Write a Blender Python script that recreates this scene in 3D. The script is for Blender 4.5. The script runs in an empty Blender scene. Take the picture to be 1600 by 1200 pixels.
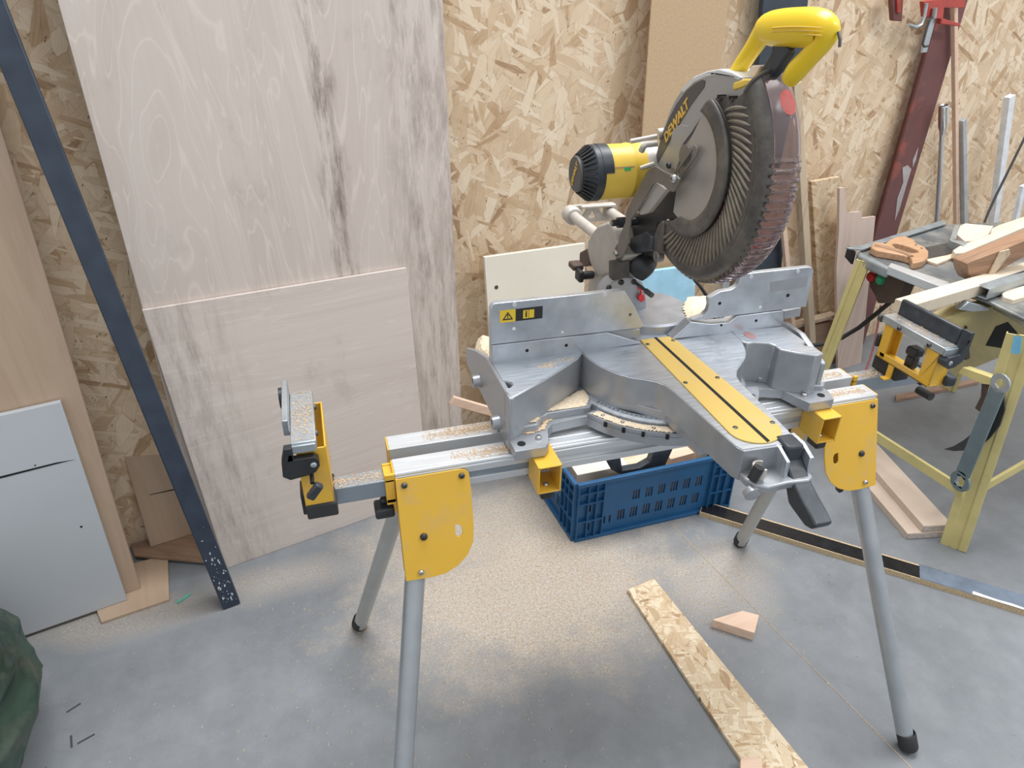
import bpy, bmesh, math, random
import numpy as np
from mathutils import Vector, Matrix
from mathutils.geometry import tessellate_polygon

SC = bpy.context.scene
COL = SC.collection
R_ = random.Random(7)
PI = math.pi

# ------------------------------------------------------------------ camera
FPX = 1063.0
CAM = Vector((-.0736, -1.0049, 1.5484))
CR = Vector((.9600, -.2798, .0096))
CF = Vector((.2463, .8273, -.5049)).normalized()
CR = (CR - CF * CR.dot(CF)).normalized()
CD = CF.cross(CR).normalized()                      # image down
if CD.z > 0: CD = -CD
cam = bpy.data.cameras.new('camera'); camo = bpy.data.objects.new('camera', cam); COL.objects.link(camo)
cam.sensor_width = 36; cam.lens = FPX / 1600 * 36; cam.clip_start = .02
m = Matrix.Identity(4)
for i in range(3):
    m[i][0] = CR[i]; m[i][1] = -CD[i]; m[i][2] = -CF[i]; m[i][3] = CAM[i]
camo.matrix_world = m
SC.camera = camo

# ------------------------------------------------------------------ world, lamps, exposure
wd = bpy.data.worlds.new('world'); SC.world = wd; wd.use_nodes = True
wd.node_tree.nodes['Background'].inputs[0].default_value = (.93, .965, 1.0, 1)
wd.node_tree.nodes['Background'].inputs[1].default_value = .62
def area(name, loc, rot, sx, sy, e, col=(.97, .985, 1)):
    l = bpy.data.lights.new(name, 'AREA'); l.shape = 'RECTANGLE'; l.size = sx; l.size_y = sy; l.energy = e; l.color = col
    o = bpy.data.objects.new(name, l); COL.objects.link(o); o.location = loc; o.rotation_euler = rot
    return o
area('skylight', (1.3, 1.1, 5.0), (math.radians(-10), 0, math.radians(11)), 4.0, 1.6, 190)
area('highlight_lamp', (3.2, -1.6, 4.2), (math.radians(12), math.radians(8), math.radians(11)), 3.0, .6, 55)  # unseen lamp added for highlights and a brighter right side
SC.view_settings.view_transform = 'Standard'
SC.view_settings.look = 'None'
SC.view_settings.exposure = 0.48
SC.view_settings.gamma = 1.0
SC.view_settings.use_curve_mapping = False

# ------------------------------------------------------------------ pixel -> place on a known plane
def ray(u, v): return CR * ((u - 800) / FPX) + CD * ((v - 600) / FPX) + CF
def on_pl(u, v, p, n):
    d = ray(u, v); n = Vector(n); return CAM + d * ((Vector(p) - CAM).dot(n) / d.dot(n))
def on_x(u, v, x): return on_pl(u, v, (x, 0, 0), (1, 0, 0))
def on_y(u, v, y): return on_pl(u, v, (0, y, 0), (0, 1, 0))
def on_z(u, v, z=0): return on_pl(u, v, (0, 0, z), (0, 0, 1))

# ------------------------------------------------------------------ materials
MATS = {}
class N:
    """small node helper"""
    def __init__(s, name):
        s.m = bpy.data.materials.new(name); s.m.use_nodes = True; s.t = s.m.node_tree; s.b = s.t.nodes['Principled BSDF']; MATS[name] = s.m
        s.tc = s.t.nodes.new('ShaderNodeTexCoord')
    def n(s, typ, **kw):
        x = s.t.nodes.new(typ)
        for k, v in kw.items(): setattr(x, k, v)
        return x
    def l(s, a, b): s.t.links.new(a, b)
    def inp(s, node, i, v):
        if hasattr(v, 'links') or isinstance(v, bpy.types.NodeSocket): s.l(v, node.inputs[i])
        else: node.inputs[i].default_value = v
    def mapping(s, scale=(1, 1, 1), rot=(0, 0, 0), loc=(0, 0, 0), vec=None):
        x = s.n('ShaderNodeMapping'); s.l(vec or s.tc.outputs['Object'], x.inputs[0])
        x.inputs['Scale'].default_value = scale; x.inputs['Rotation'].default_value = rot; x.inputs['Location'].default_value = loc
        return x.outputs[0]
    def noise(s, vec, scale, detail=3, rough=.55, dist=0):
        x = s.n('ShaderNodeTexNoise'); s.l(vec, x.inputs['Vector']); x.inputs['Scale'].default_value = scale
        x.inputs['Detail'].default_value = detail; x.inputs['Roughness'].default_value = rough; x.inputs['Distortion'].default_value = dist
        return x.outputs['Fac']
    def vor(s, vec, scale, feature='F1', out='Color', rnd=1):
        x = s.n('ShaderNodeTexVoronoi', feature=feature); s.l(vec, x.inputs['Vector']); x.inputs['Scale'].default_value = scale
        x.inputs['Randomness'].default_value = rnd
        return x.outputs[out]
    def ramp(s, fac, stops, interp='LINEAR'):
        x = s.n('ShaderNodeValToRGB'); s.l(fac, x.inputs[0]); e = x.color_ramp.elements; x.color_ramp.interpolation = interp
        while len(e) < len(stops): e.new(.5)
        for k, (p, c) in enumerate(stops):
            e[k].position = p; e[k].color = tuple(c) + (1,) if len(c) == 3 else c
        return x.outputs[0]
    def mix(s, fac, a, b, blend='MIX'):
        x = s.n('ShaderNodeMix', data_type='RGBA', blend_type=blend); s.inp(x, 0, fac)
        for i, v in ((6, a), (7, b)):
            if isinstance(v, tuple): v = v + (1,) if len(v) == 3 else v
            s.inp(x, i, v)
        return x.outputs[2]
    def math(s, op, a, b=0.0, c=None):
        x = s.n('ShaderNodeMath', operation=op); s.inp(x, 0, a); s.inp(x, 1, b)
        if c is not None: s.inp(x, 2, c)
        return x.outputs[0]
    def sep(s, v):
        x = s.n('ShaderNodeSeparateXYZ'); s.l(v, x.inputs[0]); return x.outputs
    def bump(s, h, strength=.3, dist=.002):
        x = s.n('ShaderNodeBump'); s.l(h, x.inputs['Height']); x.inputs['Strength'].default_value = strength; x.inputs['Distance'].default_value = dist
        s.l(x.outputs[0], s.b.inputs['Normal'])
    def out(s, col, rough=.6, metal=0):
        s.inp(s.b, 'Base Color', col + (1,) if isinstance(col, tuple) else col); s.inp(s.b, 'Roughness', rough); s.b.inputs['Metallic'].default_value = metal
        return s.m

def sc(c, k): return tuple(min(1, x * k) for x in c)
def plain(name, col, rough=.5, metal=0, var=.12, scale=25, dirt=None, dirt_lo=.55, dirt_hi=.75, dscale=9, bump=0, streak=None):
    n = N(name); v = n.tc.outputs['Object']
    f = n.noise(n.mapping(streak, vec=v) if streak else v, scale, 5)
    c = n.ramp(f, [(.3, sc(col, 1 - var)), (.7, sc(col, 1 + var))])
    if dirt:
        d = n.ramp(n.noise(v, dscale, 8, .7), [(dirt_lo, (0, 0, 0)), (dirt_hi, (1, 1, 1))])
        c = n.mix(d, c, dirt)
    n.out(c, n.math('ADD', n.math('MULTIPLY', f, .25), rough - .12), metal)
    if bump: n.bump(n.noise(v, scale * 3, 4), bump, .001)
    return n.m

def osb(name, bright=1.0, tint=(1, 1, 1), vert=True, size=1.0, axes='XZ'):
    n = N(name); v = n.tc.outputs['Object']
    s0 = n.sep(v); cb = n.n('ShaderNodeCombineXYZ')
    n.l(s0[axes[0]], cb.inputs[0]); n.l(s0[axes[1]], cb.inputs[1]); v = cb.outputs[0]
    w = n.n('ShaderNodeVectorMath', operation='MULTIPLY_ADD')
    nz = n.n('ShaderNodeTexNoise'); n.l(v, nz.inputs['Vector']); nz.inputs['Scale'].default_value = 9
    n.l(nz.outputs['Color'], w.inputs[0]); w.inputs[1].default_value = (.012, .012, 0); n.l(v, w.inputs[2])
    warped = w.outputs[0]
    T = lambda c: tuple(min(1, a * b * bright) for a, b in zip(c, tint))
    pal = [(.0, T((.36, .23, .13))), (.10, T((.50, .34, .20))), (.26, T((.62, .47, .31))), (.5, T((.72, .58, .42))), (.75, T((.80, .68, .52))), (1.0, T((.88, .79, .65)))]
    def rm(scale, a, off): return n.mapping(scale, (0, 0, 0), off, n.mapping((1, 1, 1), (0, 0, a), vec=warped))
    base = n.noise(rm((70, 16, 1), .25, (0, 0, 0)), 1.2, 5, .7)
    col = n.ramp(base, [(.3, pal[2][1]), (.5, pal[3][1]), (.75, pal[4][1])])
    angs = [.5, -.75, 1.2, .1, -.3, .85, -1.15, .3]
    hsum = None
    for k, a in enumerate(angs):
        mv = rm(((44, 10, 1), (30, 8, 1), (60, 9, 1), (24, 9, 1))[k % 4], a, (k * 3.7, k * 1.9, 0))
        cc = n.sep(n.vor(mv, 1.0 / size))
        edge = n.vor(mv, 1.0 / size, 'DISTANCE_TO_EDGE', 'Distance')
        on = n.math('GREATER_THAN', cc[0], .70)
        mask = n.math('MULTIPLY', on, n.math('GREATER_THAN', edge, .03))
        grain = n.noise(rm((300, 16, 1), a, (k, 0, 0)), 1.0, 3)
        val = n.math('ADD', n.math('POWER', cc[1], .72), n.math('MULTIPLY', n.math('SUBTRACT', grain, .5), .55))
        lay = n.ramp(val, pal)
        shade = n.math('MULTIPLY', on, n.math('LESS_THAN', edge, .06))
        col = n.mix(n.math('MULTIPLY', shade, .20), col, T((.36, .25, .16)))
        col = n.mix(n.math('MULTIPLY', mask, .85), col, lay)
    sp = n.vor(rm((90, 34, 1), .6, (0, 0, 0)), 1, 'F1', 'Distance')
    sparse = n.math('GREATER_THAN', n.noise(v, 16, 2), .58)
    col = n.mix(n.math('MULTIPLY', n.math('LESS_THAN', sp, .14), sparse), col, T((.24, .15, .09)))
    n.out(col, .72); n.bump(n.noise(rm((120, 30, 1), .4, (0, 0, 0)), 1.0, 2), .25, .0012)
    return n.m

def wood(name, c1, c2, c3=None, scale=1.0, axis=1, dist=2.2, rough=.62, smudge=0, contrast=1.0, figure=0, stain=None):
    """axis: local axis the grain runs along"""
    n = N(name); v = n.tc.outputs['Object']
    st = [5 * scale] * 3; st[axis] = .7 * scale
    big = n.noise(n.mapping(tuple(st), vec=v), 1.3, 3, .5, dist)
    fi = [150 * scale] * 3; fi[axis] = 3.5 * scale
    fine = n.noise(n.mapping(tuple(fi), vec=v), 1.0, 4, .6)
    g = n.math('FRACT', n.math('MULTIPLY', big, 9.0))
    g = n.math('PINGPONG', n.math('MULTIPLY', big, 7.0), 1.0)
    val = n.math('ADD', n.math('MULTIPLY', g, .6 * contrast), n.math('MULTIPLY', fine, .5))
    c = n.ramp(val, [(.15, c1), (.55, c2), (.95, c3 or c1)])
    if figure:
        ln = n.ramp(n.math('FRACT', n.math('MULTIPLY', big, 16.0)), [(.0, (1, 1, 1)), (.09, (0, 0, 0)), (.9, (0, 0, 0)), (1, (1, 1, 1))])
        c = n.mix(n.math('MULTIPLY', ln, figure), c, sc(c2, 1.20))
    if smudge:
        d = n.ramp(n.noise(n.mapping((2.2, 1.2, 2.2), vec=v), 2.4, 8, .72), [(.56, (0, 0, 0)), (.74, (1, 1, 1))])
        d2 = n.noise(v, 60, 4, .7)
        c = n.mix(n.math('MULTIPLY', n.math('MULTIPLY', d, d2), smudge), c, (.12, .10, .09))
    if stain:
        for (x, wd_, amt) in stain:
            s0 = n.sep(v)
            dx = n.math('ABSOLUTE', n.math('SUBTRACT', n.math('ADD', s0[0], n.math('MULTIPLY', n.math('SUBTRACT', n.noise(v, 5, 4), .5), .10)), x))
            band = n.ramp(n.math('DIVIDE', dx, wd_), [(.2, (1, 1, 1)), (1, (0, 0, 0))])
            br = n.ramp(n.noise(n.mapping((14, 2.2, 1), vec=v), 2.0, 7, .75), [(.45, (0, 0, 0)), (.7, (1, 1, 1))])
            c = n.mix(n.math('MULTIPLY', n.math('MULTIPLY', band, br), amt), c, (.20, .15, .12))
    n.out(c, rough); n.bump(fine, .12, .0008)
    return n.m

PLY_STAIN = [(.50, .045, 1.0), (.495, .05, .5), (.76, .13, .8), (.84, .03, .6)]
def build_materials():
    osb('osb_wall', .98, (1, .93, .855), size=.9, axes='XY'); osb('osb_strip', .95, (1, .96, .88), size=.42, axes='XY'); osb('osb_sheet', .85, (1, .93, .82), size=.6, axes='XY')
    wood('plywood', (.57, .49, .435), (.63, .55, .495), (.59, .51, .455), .55, 1, 2.2, .6, .5, .55, .55, PLY_STAIN)
    wood('plywood_cross', (.59, .51, .46), (.645, .565, .51), (.61, .53, .475), .6, 0, 2.6, .6, .6, .5, .4, [(.03, .16, .6)])
    wood('oak', (.42, .30, .205), (.48, .35, .25), (.44, .32, .22), 1.3, 1, .7, .5)
    wood('pine', (.70, .54, .38), (.76, .61, .45), (.66, .49, .33), 1.6, 0, 1.0)
    wood('pine_pale', (.64, .54, .41), (.69, .59, .46), (.60, .50, .37), 1.6, 0, 1.0)
    wood('peach_wood', (.72, .50, .36), (.77, .56, .42), (.68, .46, .33), 1.6, 0, .8)
    wood('stud_wood', (.52, .40, .28), (.58, .46, .33), (.40, .29, .19), 1.5, 1, .9)
    wood('brown_wood', (.27, .165, .105), (.33, .21, .14), (.20, .12, .08), 1.4, 0, 1.2)
    wood('hardwood', (.42, .24, .13), (.50, .30, .17), (.36, .20, .11), 1.8, 0, 1.0, .45)
    wood('hardwood_dark', (.27, .145, .08), (.33, .19, .11), (.22, .12, .065), 1.8, 0, 1.0, .5)
    wood('scrap_ply', (.60, .46, .38), (.65, .51, .43), (.56, .42, .34), 1.0, 1, 1.0)
    plain('veneer_plank', (.58, .465, .375), .5, var=.06, scale=6)
    plain('plank_edge', (.47, .40, .36), .8, var=.25, scale=120)
    plain('hardboard', (.50, .35, .21), .75, var=.09, scale=140, dirt=(.60, .45, .29), dirt_lo=.6, dirt_hi=.66, dscale=3)
    plain('cream_board', (.82, .76, .64), .7, var=.05, scale=4)
    plain('blue_board', (.36, .62, .78), .7, var=.10, scale=18, dirt=(.62, .74, .80), dirt_lo=.6, dirt_hi=.72)
    plain('anthracite', (.030, .042, .058), .42, var=.2, scale=20, dirt=(.25, .27, .3), dirt_lo=.70, dirt_hi=.76, dscale=40)
    plain('bar_paint', (.026, .038, .060), .38, var=.2, scale=20, dirt=(.20, .23, .27), dirt_lo=.70, dirt_hi=.75, dscale=45)
    plain('paint_fleck', (.50, .54, .58), .7)
    plain('white_laminate', (.50, .52, .545), .42, var=.03, scale=3, dirt=(.42, .44, .47), dirt_lo=.6, dirt_hi=.85, dscale=3)
    plain('chip_edge', (.30, .24, .18), .9, var=.4, scale=220)
    plain('cast', (.385, .40, .425), .36, .55, var=.07, scale=30, dirt=(.40, .38, .36), dirt_lo=.62, dirt_hi=.85, dscale=14)
    plain('cast_machined', (.52, .55, .59), .32, .7, var=.16, scale=10, dirt=(.30, .31, .34), dirt_lo=.58, dirt_hi=.80, dscale=13, streak=(2, 30, 2))
    plain('cast_dusty', (.43, .40, .365), .6, .15, var=.10, scale=30)
    plain('beige_cast', (.55, .51, .46), .45, .3, var=.08, scale=30)
    plain('alu', (.66, .68, .70), .36, .6, var=.03, scale=12, streak=(1, 30, 30))
    plain('leg_alu', (.43, .455, .475), .38, .6, var=.08, scale=15, dirt=(.22, .23, .24), dirt_lo=.68, dirt_hi=.78, dscale=35)
    plain('leg_grey', (.44, .44, .42), .45, .2, var=.08, scale=15, dirt=(.25, .25, .24), dirt_lo=.68, dirt_hi=.78, dscale=35)
    plain('galv', (.46, .50, .53), .36, .75, var=.12, scale=25)
    plain('arm_steel', (.30, .345, .39), .4, .6, var=.10, scale=10)
    plain('yellow', (.72, .42, .04), .36, var=.05, scale=8, dirt=(.58, .38, .14), dirt_lo=.50, dirt_hi=.80, dscale=16)
    plain('yellow_plate', (.62, .42, .11), .48, var=.05, scale=8, dirt=(.50, .38, .20), dirt_lo=.52, dirt_hi=.75, dscale=16)
    plain('yellow_handle', (.86, .60, .02), .30, var=.03, scale=8)
    plain('yellow_motor', (.78, .53, .07), .38, var=.06, scale=9, dirt=(.68, .50, .16), dirt_lo=.5, dirt_hi=.8)
    plain('yellow_old', (.60, .51, .22), .55, var=.10, scale=9, dirt=(.40, .34, .17), dirt_lo=.58, dirt_hi=.8, dscale=12)
    plain('yellow_body_shaded', (.40, .33, .15), .6, var=.1, scale=9, dirt=(.28, .24, .14), dirt_lo=.5, dirt_hi=.8, dscale=12)  # old yellow with the shade under the table put into its colour
    plain('faded_red', (.46, .24, .24), .5, .2)
    plain('black', (.020, .021, .023), .42, var=.2)
    plain('black_grip', (.030, .036, .044), .42, var=.25, scale=40, dirt=(.10, .11, .12), dirt_lo=.55, dirt_hi=.8)
    plain('rubber', (.03, .03, .03), .75, var=.2)
    plain('dust_black', (.085, .075, .066), .7, var=.25, scale=60)
    plain('guard_dark', (.060, .055, .050), .48, var=.25, scale=18, dirt=(.19, .165, .135), dirt_lo=.42, dirt_hi=.75, dscale=11)
    plain('rib', (.20, .17, .13), .5, var=.3, scale=30)
    plain('guard_silver', (.37, .36, .345), .42, .35, var=.05, scale=20)
    plain('guard_rim_lit', (.66, .68, .70), .35, .3, var=.04)  # paler than the guard: light on its top edge put into the colour
    plain('disc_steel', (.40, .375, .345), .38, .45, var=.06, scale=40)
    plain('link_steel', (.20, .18, .16), .45, .4, var=.12, scale=30)
    plain('badge', (.075, .070, .065), .45, var=.1)
    plain('letter', (.70, .43, .07), .5, var=.1)
    plain('steel', (.50, .50, .50), .3, .9, var=.1)
    plain('dark_steel', (.10, .10, .10), .4, .7, var=.2)
    plain('chrome', (.70, .71, .73), .14, 1, var=.03)
    plain('red', (.60, .03, .04), .35); plain('green', (.02, .32, .14), .35)
    plain('red_clamp', (.42, .055, .04), .5, var=.2)
    plain('green_strap', (.08, .36, .26), .6); plain('green_sticker', (.04, .42, .12), .6)
    plain('red_oxide', (.155, .060, .055), .55, var=.15, scale=12, dirt=(.27, .075, .055), dirt_lo=.55, dirt_hi=.62, dscale=5)
    plain('bare_patch', (.42, .38, .37), .6)
    plain('crate_blue', (.012, .085, .205), .42, var=.12, scale=14, dirt=(.20, .27, .35), dirt_lo=.66, dirt_hi=.85, dscale=30)
    plain('table_steel', (.165, .185, .20), .42, .55, var=.25, scale=14, dirt=(.46, .44, .38), dirt_lo=.42, dirt_hi=.72, dscale=9)
    plain('table_edge', (.36, .40, .42), .4, .6, var=.15, scale=20)
    plain('spanner', (.21, .27, .29), .45, .6, var=.08)
    plain('housing', (.085, .055, .042), .6, var=.2)
    plain('chip_black', (.012, .012, .014), .28)
    plain('foil', (.17, .21, .27), .33, .3, var=.15)
    plain('particle', (.50, .38, .23), .85, var=.3, scale=260)
    plain('sawdust', (.70, .52, .34), .95, var=.22, scale=160, bump=.8)
    plain('sawdust_pale', (.76, .62, .45), .95, var=.15, scale=160, bump=.8)
    plain('sawdust_dark', (.50, .37, .24), .95, var=.3, scale=160)
    plain('chalk', (.80, .80, .78), .7); plain('grey_tube', (.45, .48, .50), .4, .5); plain('white_tube', (.72, .74, .76), .4)
    plain('sticker_yellow', (.80, .56, .04), .45, var=.03); plain('sticker_black', (.02, .02, .022), .4, var=.05)
    plain('sticker_blue', (.16, .45, .66), .5); plain('pink_cord', (.68, .22, .24), .5)
    plain('tarp', (.020, .042, .030), .36, var=.35, scale=9, dirt=(.085, .095, .075), dirt_lo=.5, dirt_hi=.75, dscale=6)
    plain('graphite', (.05, .045, .045), .8)
    plain('blade_red', (.48, .02, .05), .3, .2)
    plain('gap_dark', (.01, .01, .01), .9)
    # smoky see-through plastic of the lower guard
    n = N('smoked'); n.b.inputs['Base Color'].default_value = (.62, .54, .55, 1); n.b.inputs['Roughness'].default_value = .10
    n.b.inputs['Transmission Weight'].default_value = .92; n.b.inputs['IOR'].default_value = 1.22
    # floor: smooth concrete with clouds, hairline joint and fine saw dust
    n = N('concrete'); v = n.tc.outputs['Object']
    a = n.noise(v, 1.7, 7, .62); b = n.noise(v, 9, 6, .65); c = n.noise(v, 160, 3, .6)
    col = n.ramp(n.math('ADD', n.math('MULTIPLY', a, .6), n.math('MULTIPLY', b, .4)), [(.36, (.148, .158, .170)), (.5, (.190, .201, .214)), (.64, (.238, .250, .264))])
    col = n.mix(n.math('MULTIPLY', n.math('GREATER_THAN', c, .66), .12), col, (.6, .6, .6))
    spk = n.vor(v, 26, 'F1', 'Distance'); ok = n.math('GREATER_THAN', n.noise(v, 5, 2), .6)
    col = n.mix(n.math('MULTIPLY', n.math('LESS_THAN', spk, .07), n.math('MULTIPLY', ok, .7)), col, (.10, .09, .085))
    xyz = n.sep(v)
    def blob(cx, cy, rx, ry, lo, hi, amp):
        dx = n.math('DIVIDE', n.math('SUBTRACT', xyz[0], cx), rx); dy = n.math('DIVIDE', n.math('SUBTRACT', xyz[1], cy), ry)
        d = n.math('SQRT', n.math('ADD', n.math('MULTIPLY', dx, dx), n.math('MULTIPLY', dy, dy)))
        d = n.math('ADD', d, n.math('MULTIPLY', n.math('SUBTRACT', n.noise(v, 4.5, 6, .68), .5), 1.5))
        return n.math('MULTIPLY', n.ramp(d, [(lo, (1, 1, 1)), (hi, (0, 0, 0))]), amp)
    dust = None
    for bl in ((.42, .36, .60, .38, .45, 1.1, .95), (.30, .62, .48, .32, .4, 1.1, .85), (.92, .24, .28, .22, .3, 1.0, .55), (-.75, .56, .35, .1, .3, 1.0, .55), (-.30, .60, .30, .1, .3, 1, .45)):
        x = blob(*bl); dust = x if dust is None else n.math('MAXIMUM', dust, x)
    gr = n.noise(v, 230, 3, .7)
    dm = n.math('MULTIPLY', dust, n.ramp(gr, [(.30, (.25, .25, .25)), (.62, (1, 1, 1))]))
    dcol = n.ramp(n.noise(v, 120, 4, .7), [(.3, (.44, .34, .25)), (.5, (.58, .49, .39)), (.7, (.66, .58, .48))])
    col = n.mix(dm, col, dcol)
    n.out(col, n.math('ADD', n.math('MULTIPLY', dust, .3), n.math('ADD', n.math('MULTIPLY', b, .2), .30)))
    n.bump(n.math('ADD', c, n.math('MULTIPLY', dm, gr)), .12, .001)
build_materials()
def MT(k): return MATS[k]

# ------------------------------------------------------------------ mesh helpers
class MB:
    def __init__(s): s.v = []; s.f = []; s.mi = []; s.cur = 0
    def add(s, vs, fs):
        k = len(s.v); s.v += [tuple(x) for x in vs]
        for f in fs: s.f.append(tuple(i + k for i in f)); s.mi.append(s.cur)
        return s
    def box(s, c, size, rot=None):
        x, y, z = [a / 2 for a in size]
        vs = [Vector((i * x, j * y, k * z)) for i in (-1, 1) for j in (-1, 1) for k in (-1, 1)]
        if rot is not None: vs = [rot @ q for q in vs]
        vs = [q + Vector(c) for q in vs]
        return s.add(vs, [(0, 1, 3, 2), (4, 6, 7, 5), (0, 4, 5, 1), (2, 3, 7, 6), (0, 2, 6, 4), (1, 5, 7, 3)])
    def bx(s, a, b): return s.box([(p + q) / 2 for p, q in zip(a, b)], [abs(q - p) for p, q in zip(a, b)])
    def bar(s, p, q, w, h, up=(0, 0, 1)):
        p, q = Vector(p), Vector(q); d = q - p; L = d.length; d.normalize()
        e = d.cross(Vector(up)); e = e.normalized() if e.length > 1e-4 else Vector((1, 0, 0)); u = e.cross(d)
        return s.box((p + q) / 2, (L, w, h), Matrix((d, e, u)).transposed())
    def prism(s, pts, ext, holes=()):
        ext = Vector(ext); loops = [[Vector(p) for p in pts]] + [[Vector(p) for p in h] for h in holes]
        flat = [p for lp in loops for p in lp]; n = len(flat)
        tris = tessellate_polygon(loops) if (holes or len(pts) > 4) else [tuple(range(len(pts)))]
        fs = [tuple(t) for t in tris] + [tuple(i + n for i in reversed(t)) for t in tris]
        k = 0
        for lp in loops:
            L = len(lp)
            for i in range(L): fs.append((k + i, k + i + n, k + (i + 1) % L + n, k + (i + 1) % L))
            k += L
        return s.add(flat + [p + ext for p in flat], fs)
    def tube(s, p, q, r, r2=None, seg=20, cap=True):
        p, q = Vector(p), Vector(q); d = (q - p).normalized(); e = d.orthogonal().normalized(); u = d.cross(e); r2 = r if r2 is None else r2
        vs = []
        for c, rr in ((p, r), (q, r2)):
            for i in range(seg): a = 2 * PI * i / seg; vs.append(c + (e * math.cos(a) + u * math.sin(a)) * rr)
        fs = [(i, (i + 1) % seg, (i + 1) % seg + seg, i + seg) for i in range(seg)]
        if cap: fs += [tuple(range(seg - 1, -1, -1)), tuple(range(seg, 2 * seg))]
        return s.add(vs, fs)
    def path(s, pts, r, seg=10, closed=False):
        pts = [Vector(p) for p in pts]; n = len(pts); vs = []; fs = []; prev = None
        for i, p in enumerate(pts):
            d = (pts[min(i + 1, n - 1)] - pts[max(i - 1, 0)]).normalized()
            e = d.orthogonal().normalized() if prev is None else (prev - d * prev.dot(d)).normalized()
            prev = e; u = d.cross(e); rr = r[i] if isinstance(r, (list, tuple)) else r
            vs += [p + (e * math.cos(2 * PI * k / seg) + u * math.sin(2 * PI * k / seg)) * rr for k in range(seg)]
        for i in range(n - 1):
            for k in range(seg): fs.append((i * seg + k, i * seg + (k + 1) % seg, (i + 1) * seg + (k + 1) % seg, (i + 1) * seg + k))
        fs += [tuple(range(seg - 1, -1, -1)), tuple((n - 1) * seg + k for k in range(seg))]
        return s.add(vs, fs)
    def lathe(s, prof, o, ax, seg=40, a0=0, a1=2 * PI, e=None):
        """prof: (along axis, radius)"""
        o = Vector(o); ax = Vector(ax).normalized(); e = Vector(e).normalized() if e is not None else ax.orthogonal().normalized(); u = ax.cross(e)
        full = abs(a1 - a0 - 2 * PI) < 1e-6; cnt = seg if full else seg + 1; m = len(prof); vs = []
        for i in range(cnt):
            a = a0 + (a1 - a0) * i / seg
            for (h, r) in prof: vs.append(o + ax * h + (e * math.cos(a) + u * math.sin(a)) * r)
        fs = []
        for i in range(seg):
            j = (i + 1) % cnt
            for k in range(m - 1): fs.append((i * m + k, j * m + k, j * m + k + 1, i * m + k + 1))
        return s.add(vs, fs)
    def grid(s, fn, nu, nv):
        vs = [fn(i / nu, j / nv) for i in range(nu + 1) for j in range(nv + 1)]
        return s.add(vs, [(i * (nv + 1) + j, (i + 1) * (nv + 1) + j, (i + 1) * (nv + 1) + j + 1, i * (nv + 1) + j + 1) for i in range(nu) for j in range(nv)])
    def build(s, name, mat, parent=None, bev=0, smooth=True, ang=38, seg=2, frame=None):
        me = bpy.data.meshes.new(name)
        vs = s.v
        if frame is not None:
            inv = frame.inverted(); vs = [tuple(inv @ Vector(p)) for p in vs]
        me.from_pydata(vs, [], s.f)
        mats = mat if isinstance(mat, (list, tuple)) else [mat]
        for k in mats: me.materials.append(MT(k))
        if len(mats) > 1: me.polygons.foreach_set('material_index', s.mi)
        b = bmesh.new(); b.from_mesh(me); bmesh.ops.remove_doubles(b, verts=b.verts, dist=1e-6); bmesh.ops.recalc_face_normals(b, faces=b.faces); b.to_mesh(me); b.free()
        if smooth:
            me.polygons.foreach_set('use_smooth', [True] * len(me.polygons)); me.set_sharp_from_angle(angle=math.radians(ang))
        o = bpy.data.objects.new(name, me); COL.objects.link(o)
        if frame is not None: o.matrix_world = frame; WORLD[o.name] = frame.copy()
        if parent is not None: attach(o, parent)
        if bev:
            md = o.modifiers.new('bevel', 'BEVEL'); md.width = bev; md.segments = seg; md.limit_method = 'ANGLE'; md.angle_limit = math.radians(40); md.harden_normals = False
        return o
WORLD = {}
def attach(o, parent):
    o.parent = parent; o.matrix_parent_inverse = WORLD.get(parent.name, Matrix.Identity(4)).inverted()
def thing(name, loc, label, cat, group=None):
    o = bpy.data.objects.new(name, None); COL.objects.link(o); o.location = loc; o.empty_display_size = .05
    WORLD[o.name] = Matrix.Translation(Vector(loc)); tag(o, label, cat, group)
    return o
def tag(o, label, cat, group=None, kind=None):
    o['label'] = label; o['category'] = cat
    if group: o['group'] = group
    if kind: o['kind'] = kind
    return o
def struct(o, label=None):
    o['kind'] = 'structure'
    if label: o['label'] = label
    return o
def mb(): return MB()
def circ(c, r, e, u, n=16): 
    c, e, u = Vector(c), Vector(e), Vector(u); return [c + e * (r * math.cos(2 * PI * i / n)) + u * (r * math.sin(2 * PI * i / n)) for i in range(n)]
def bolt(name, p, n, r, h, parent, mat='dark_steel', hexr=True):
    p, n = Vector(p), Vector(n).normalized(); b = mb()
    b.lathe([(0, 0), (0, r), (h * .45, r), (h * .85, r * .78), (h, r * .45), (h * .55, r * .40), (h * .55, 0)] if hexr else [(0, 0), (0, r), (h * .5, r * .95), (h * .9, r * .6), (h, 0)], p, n, 14)
    return b.build(name, mat, parent)
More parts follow.
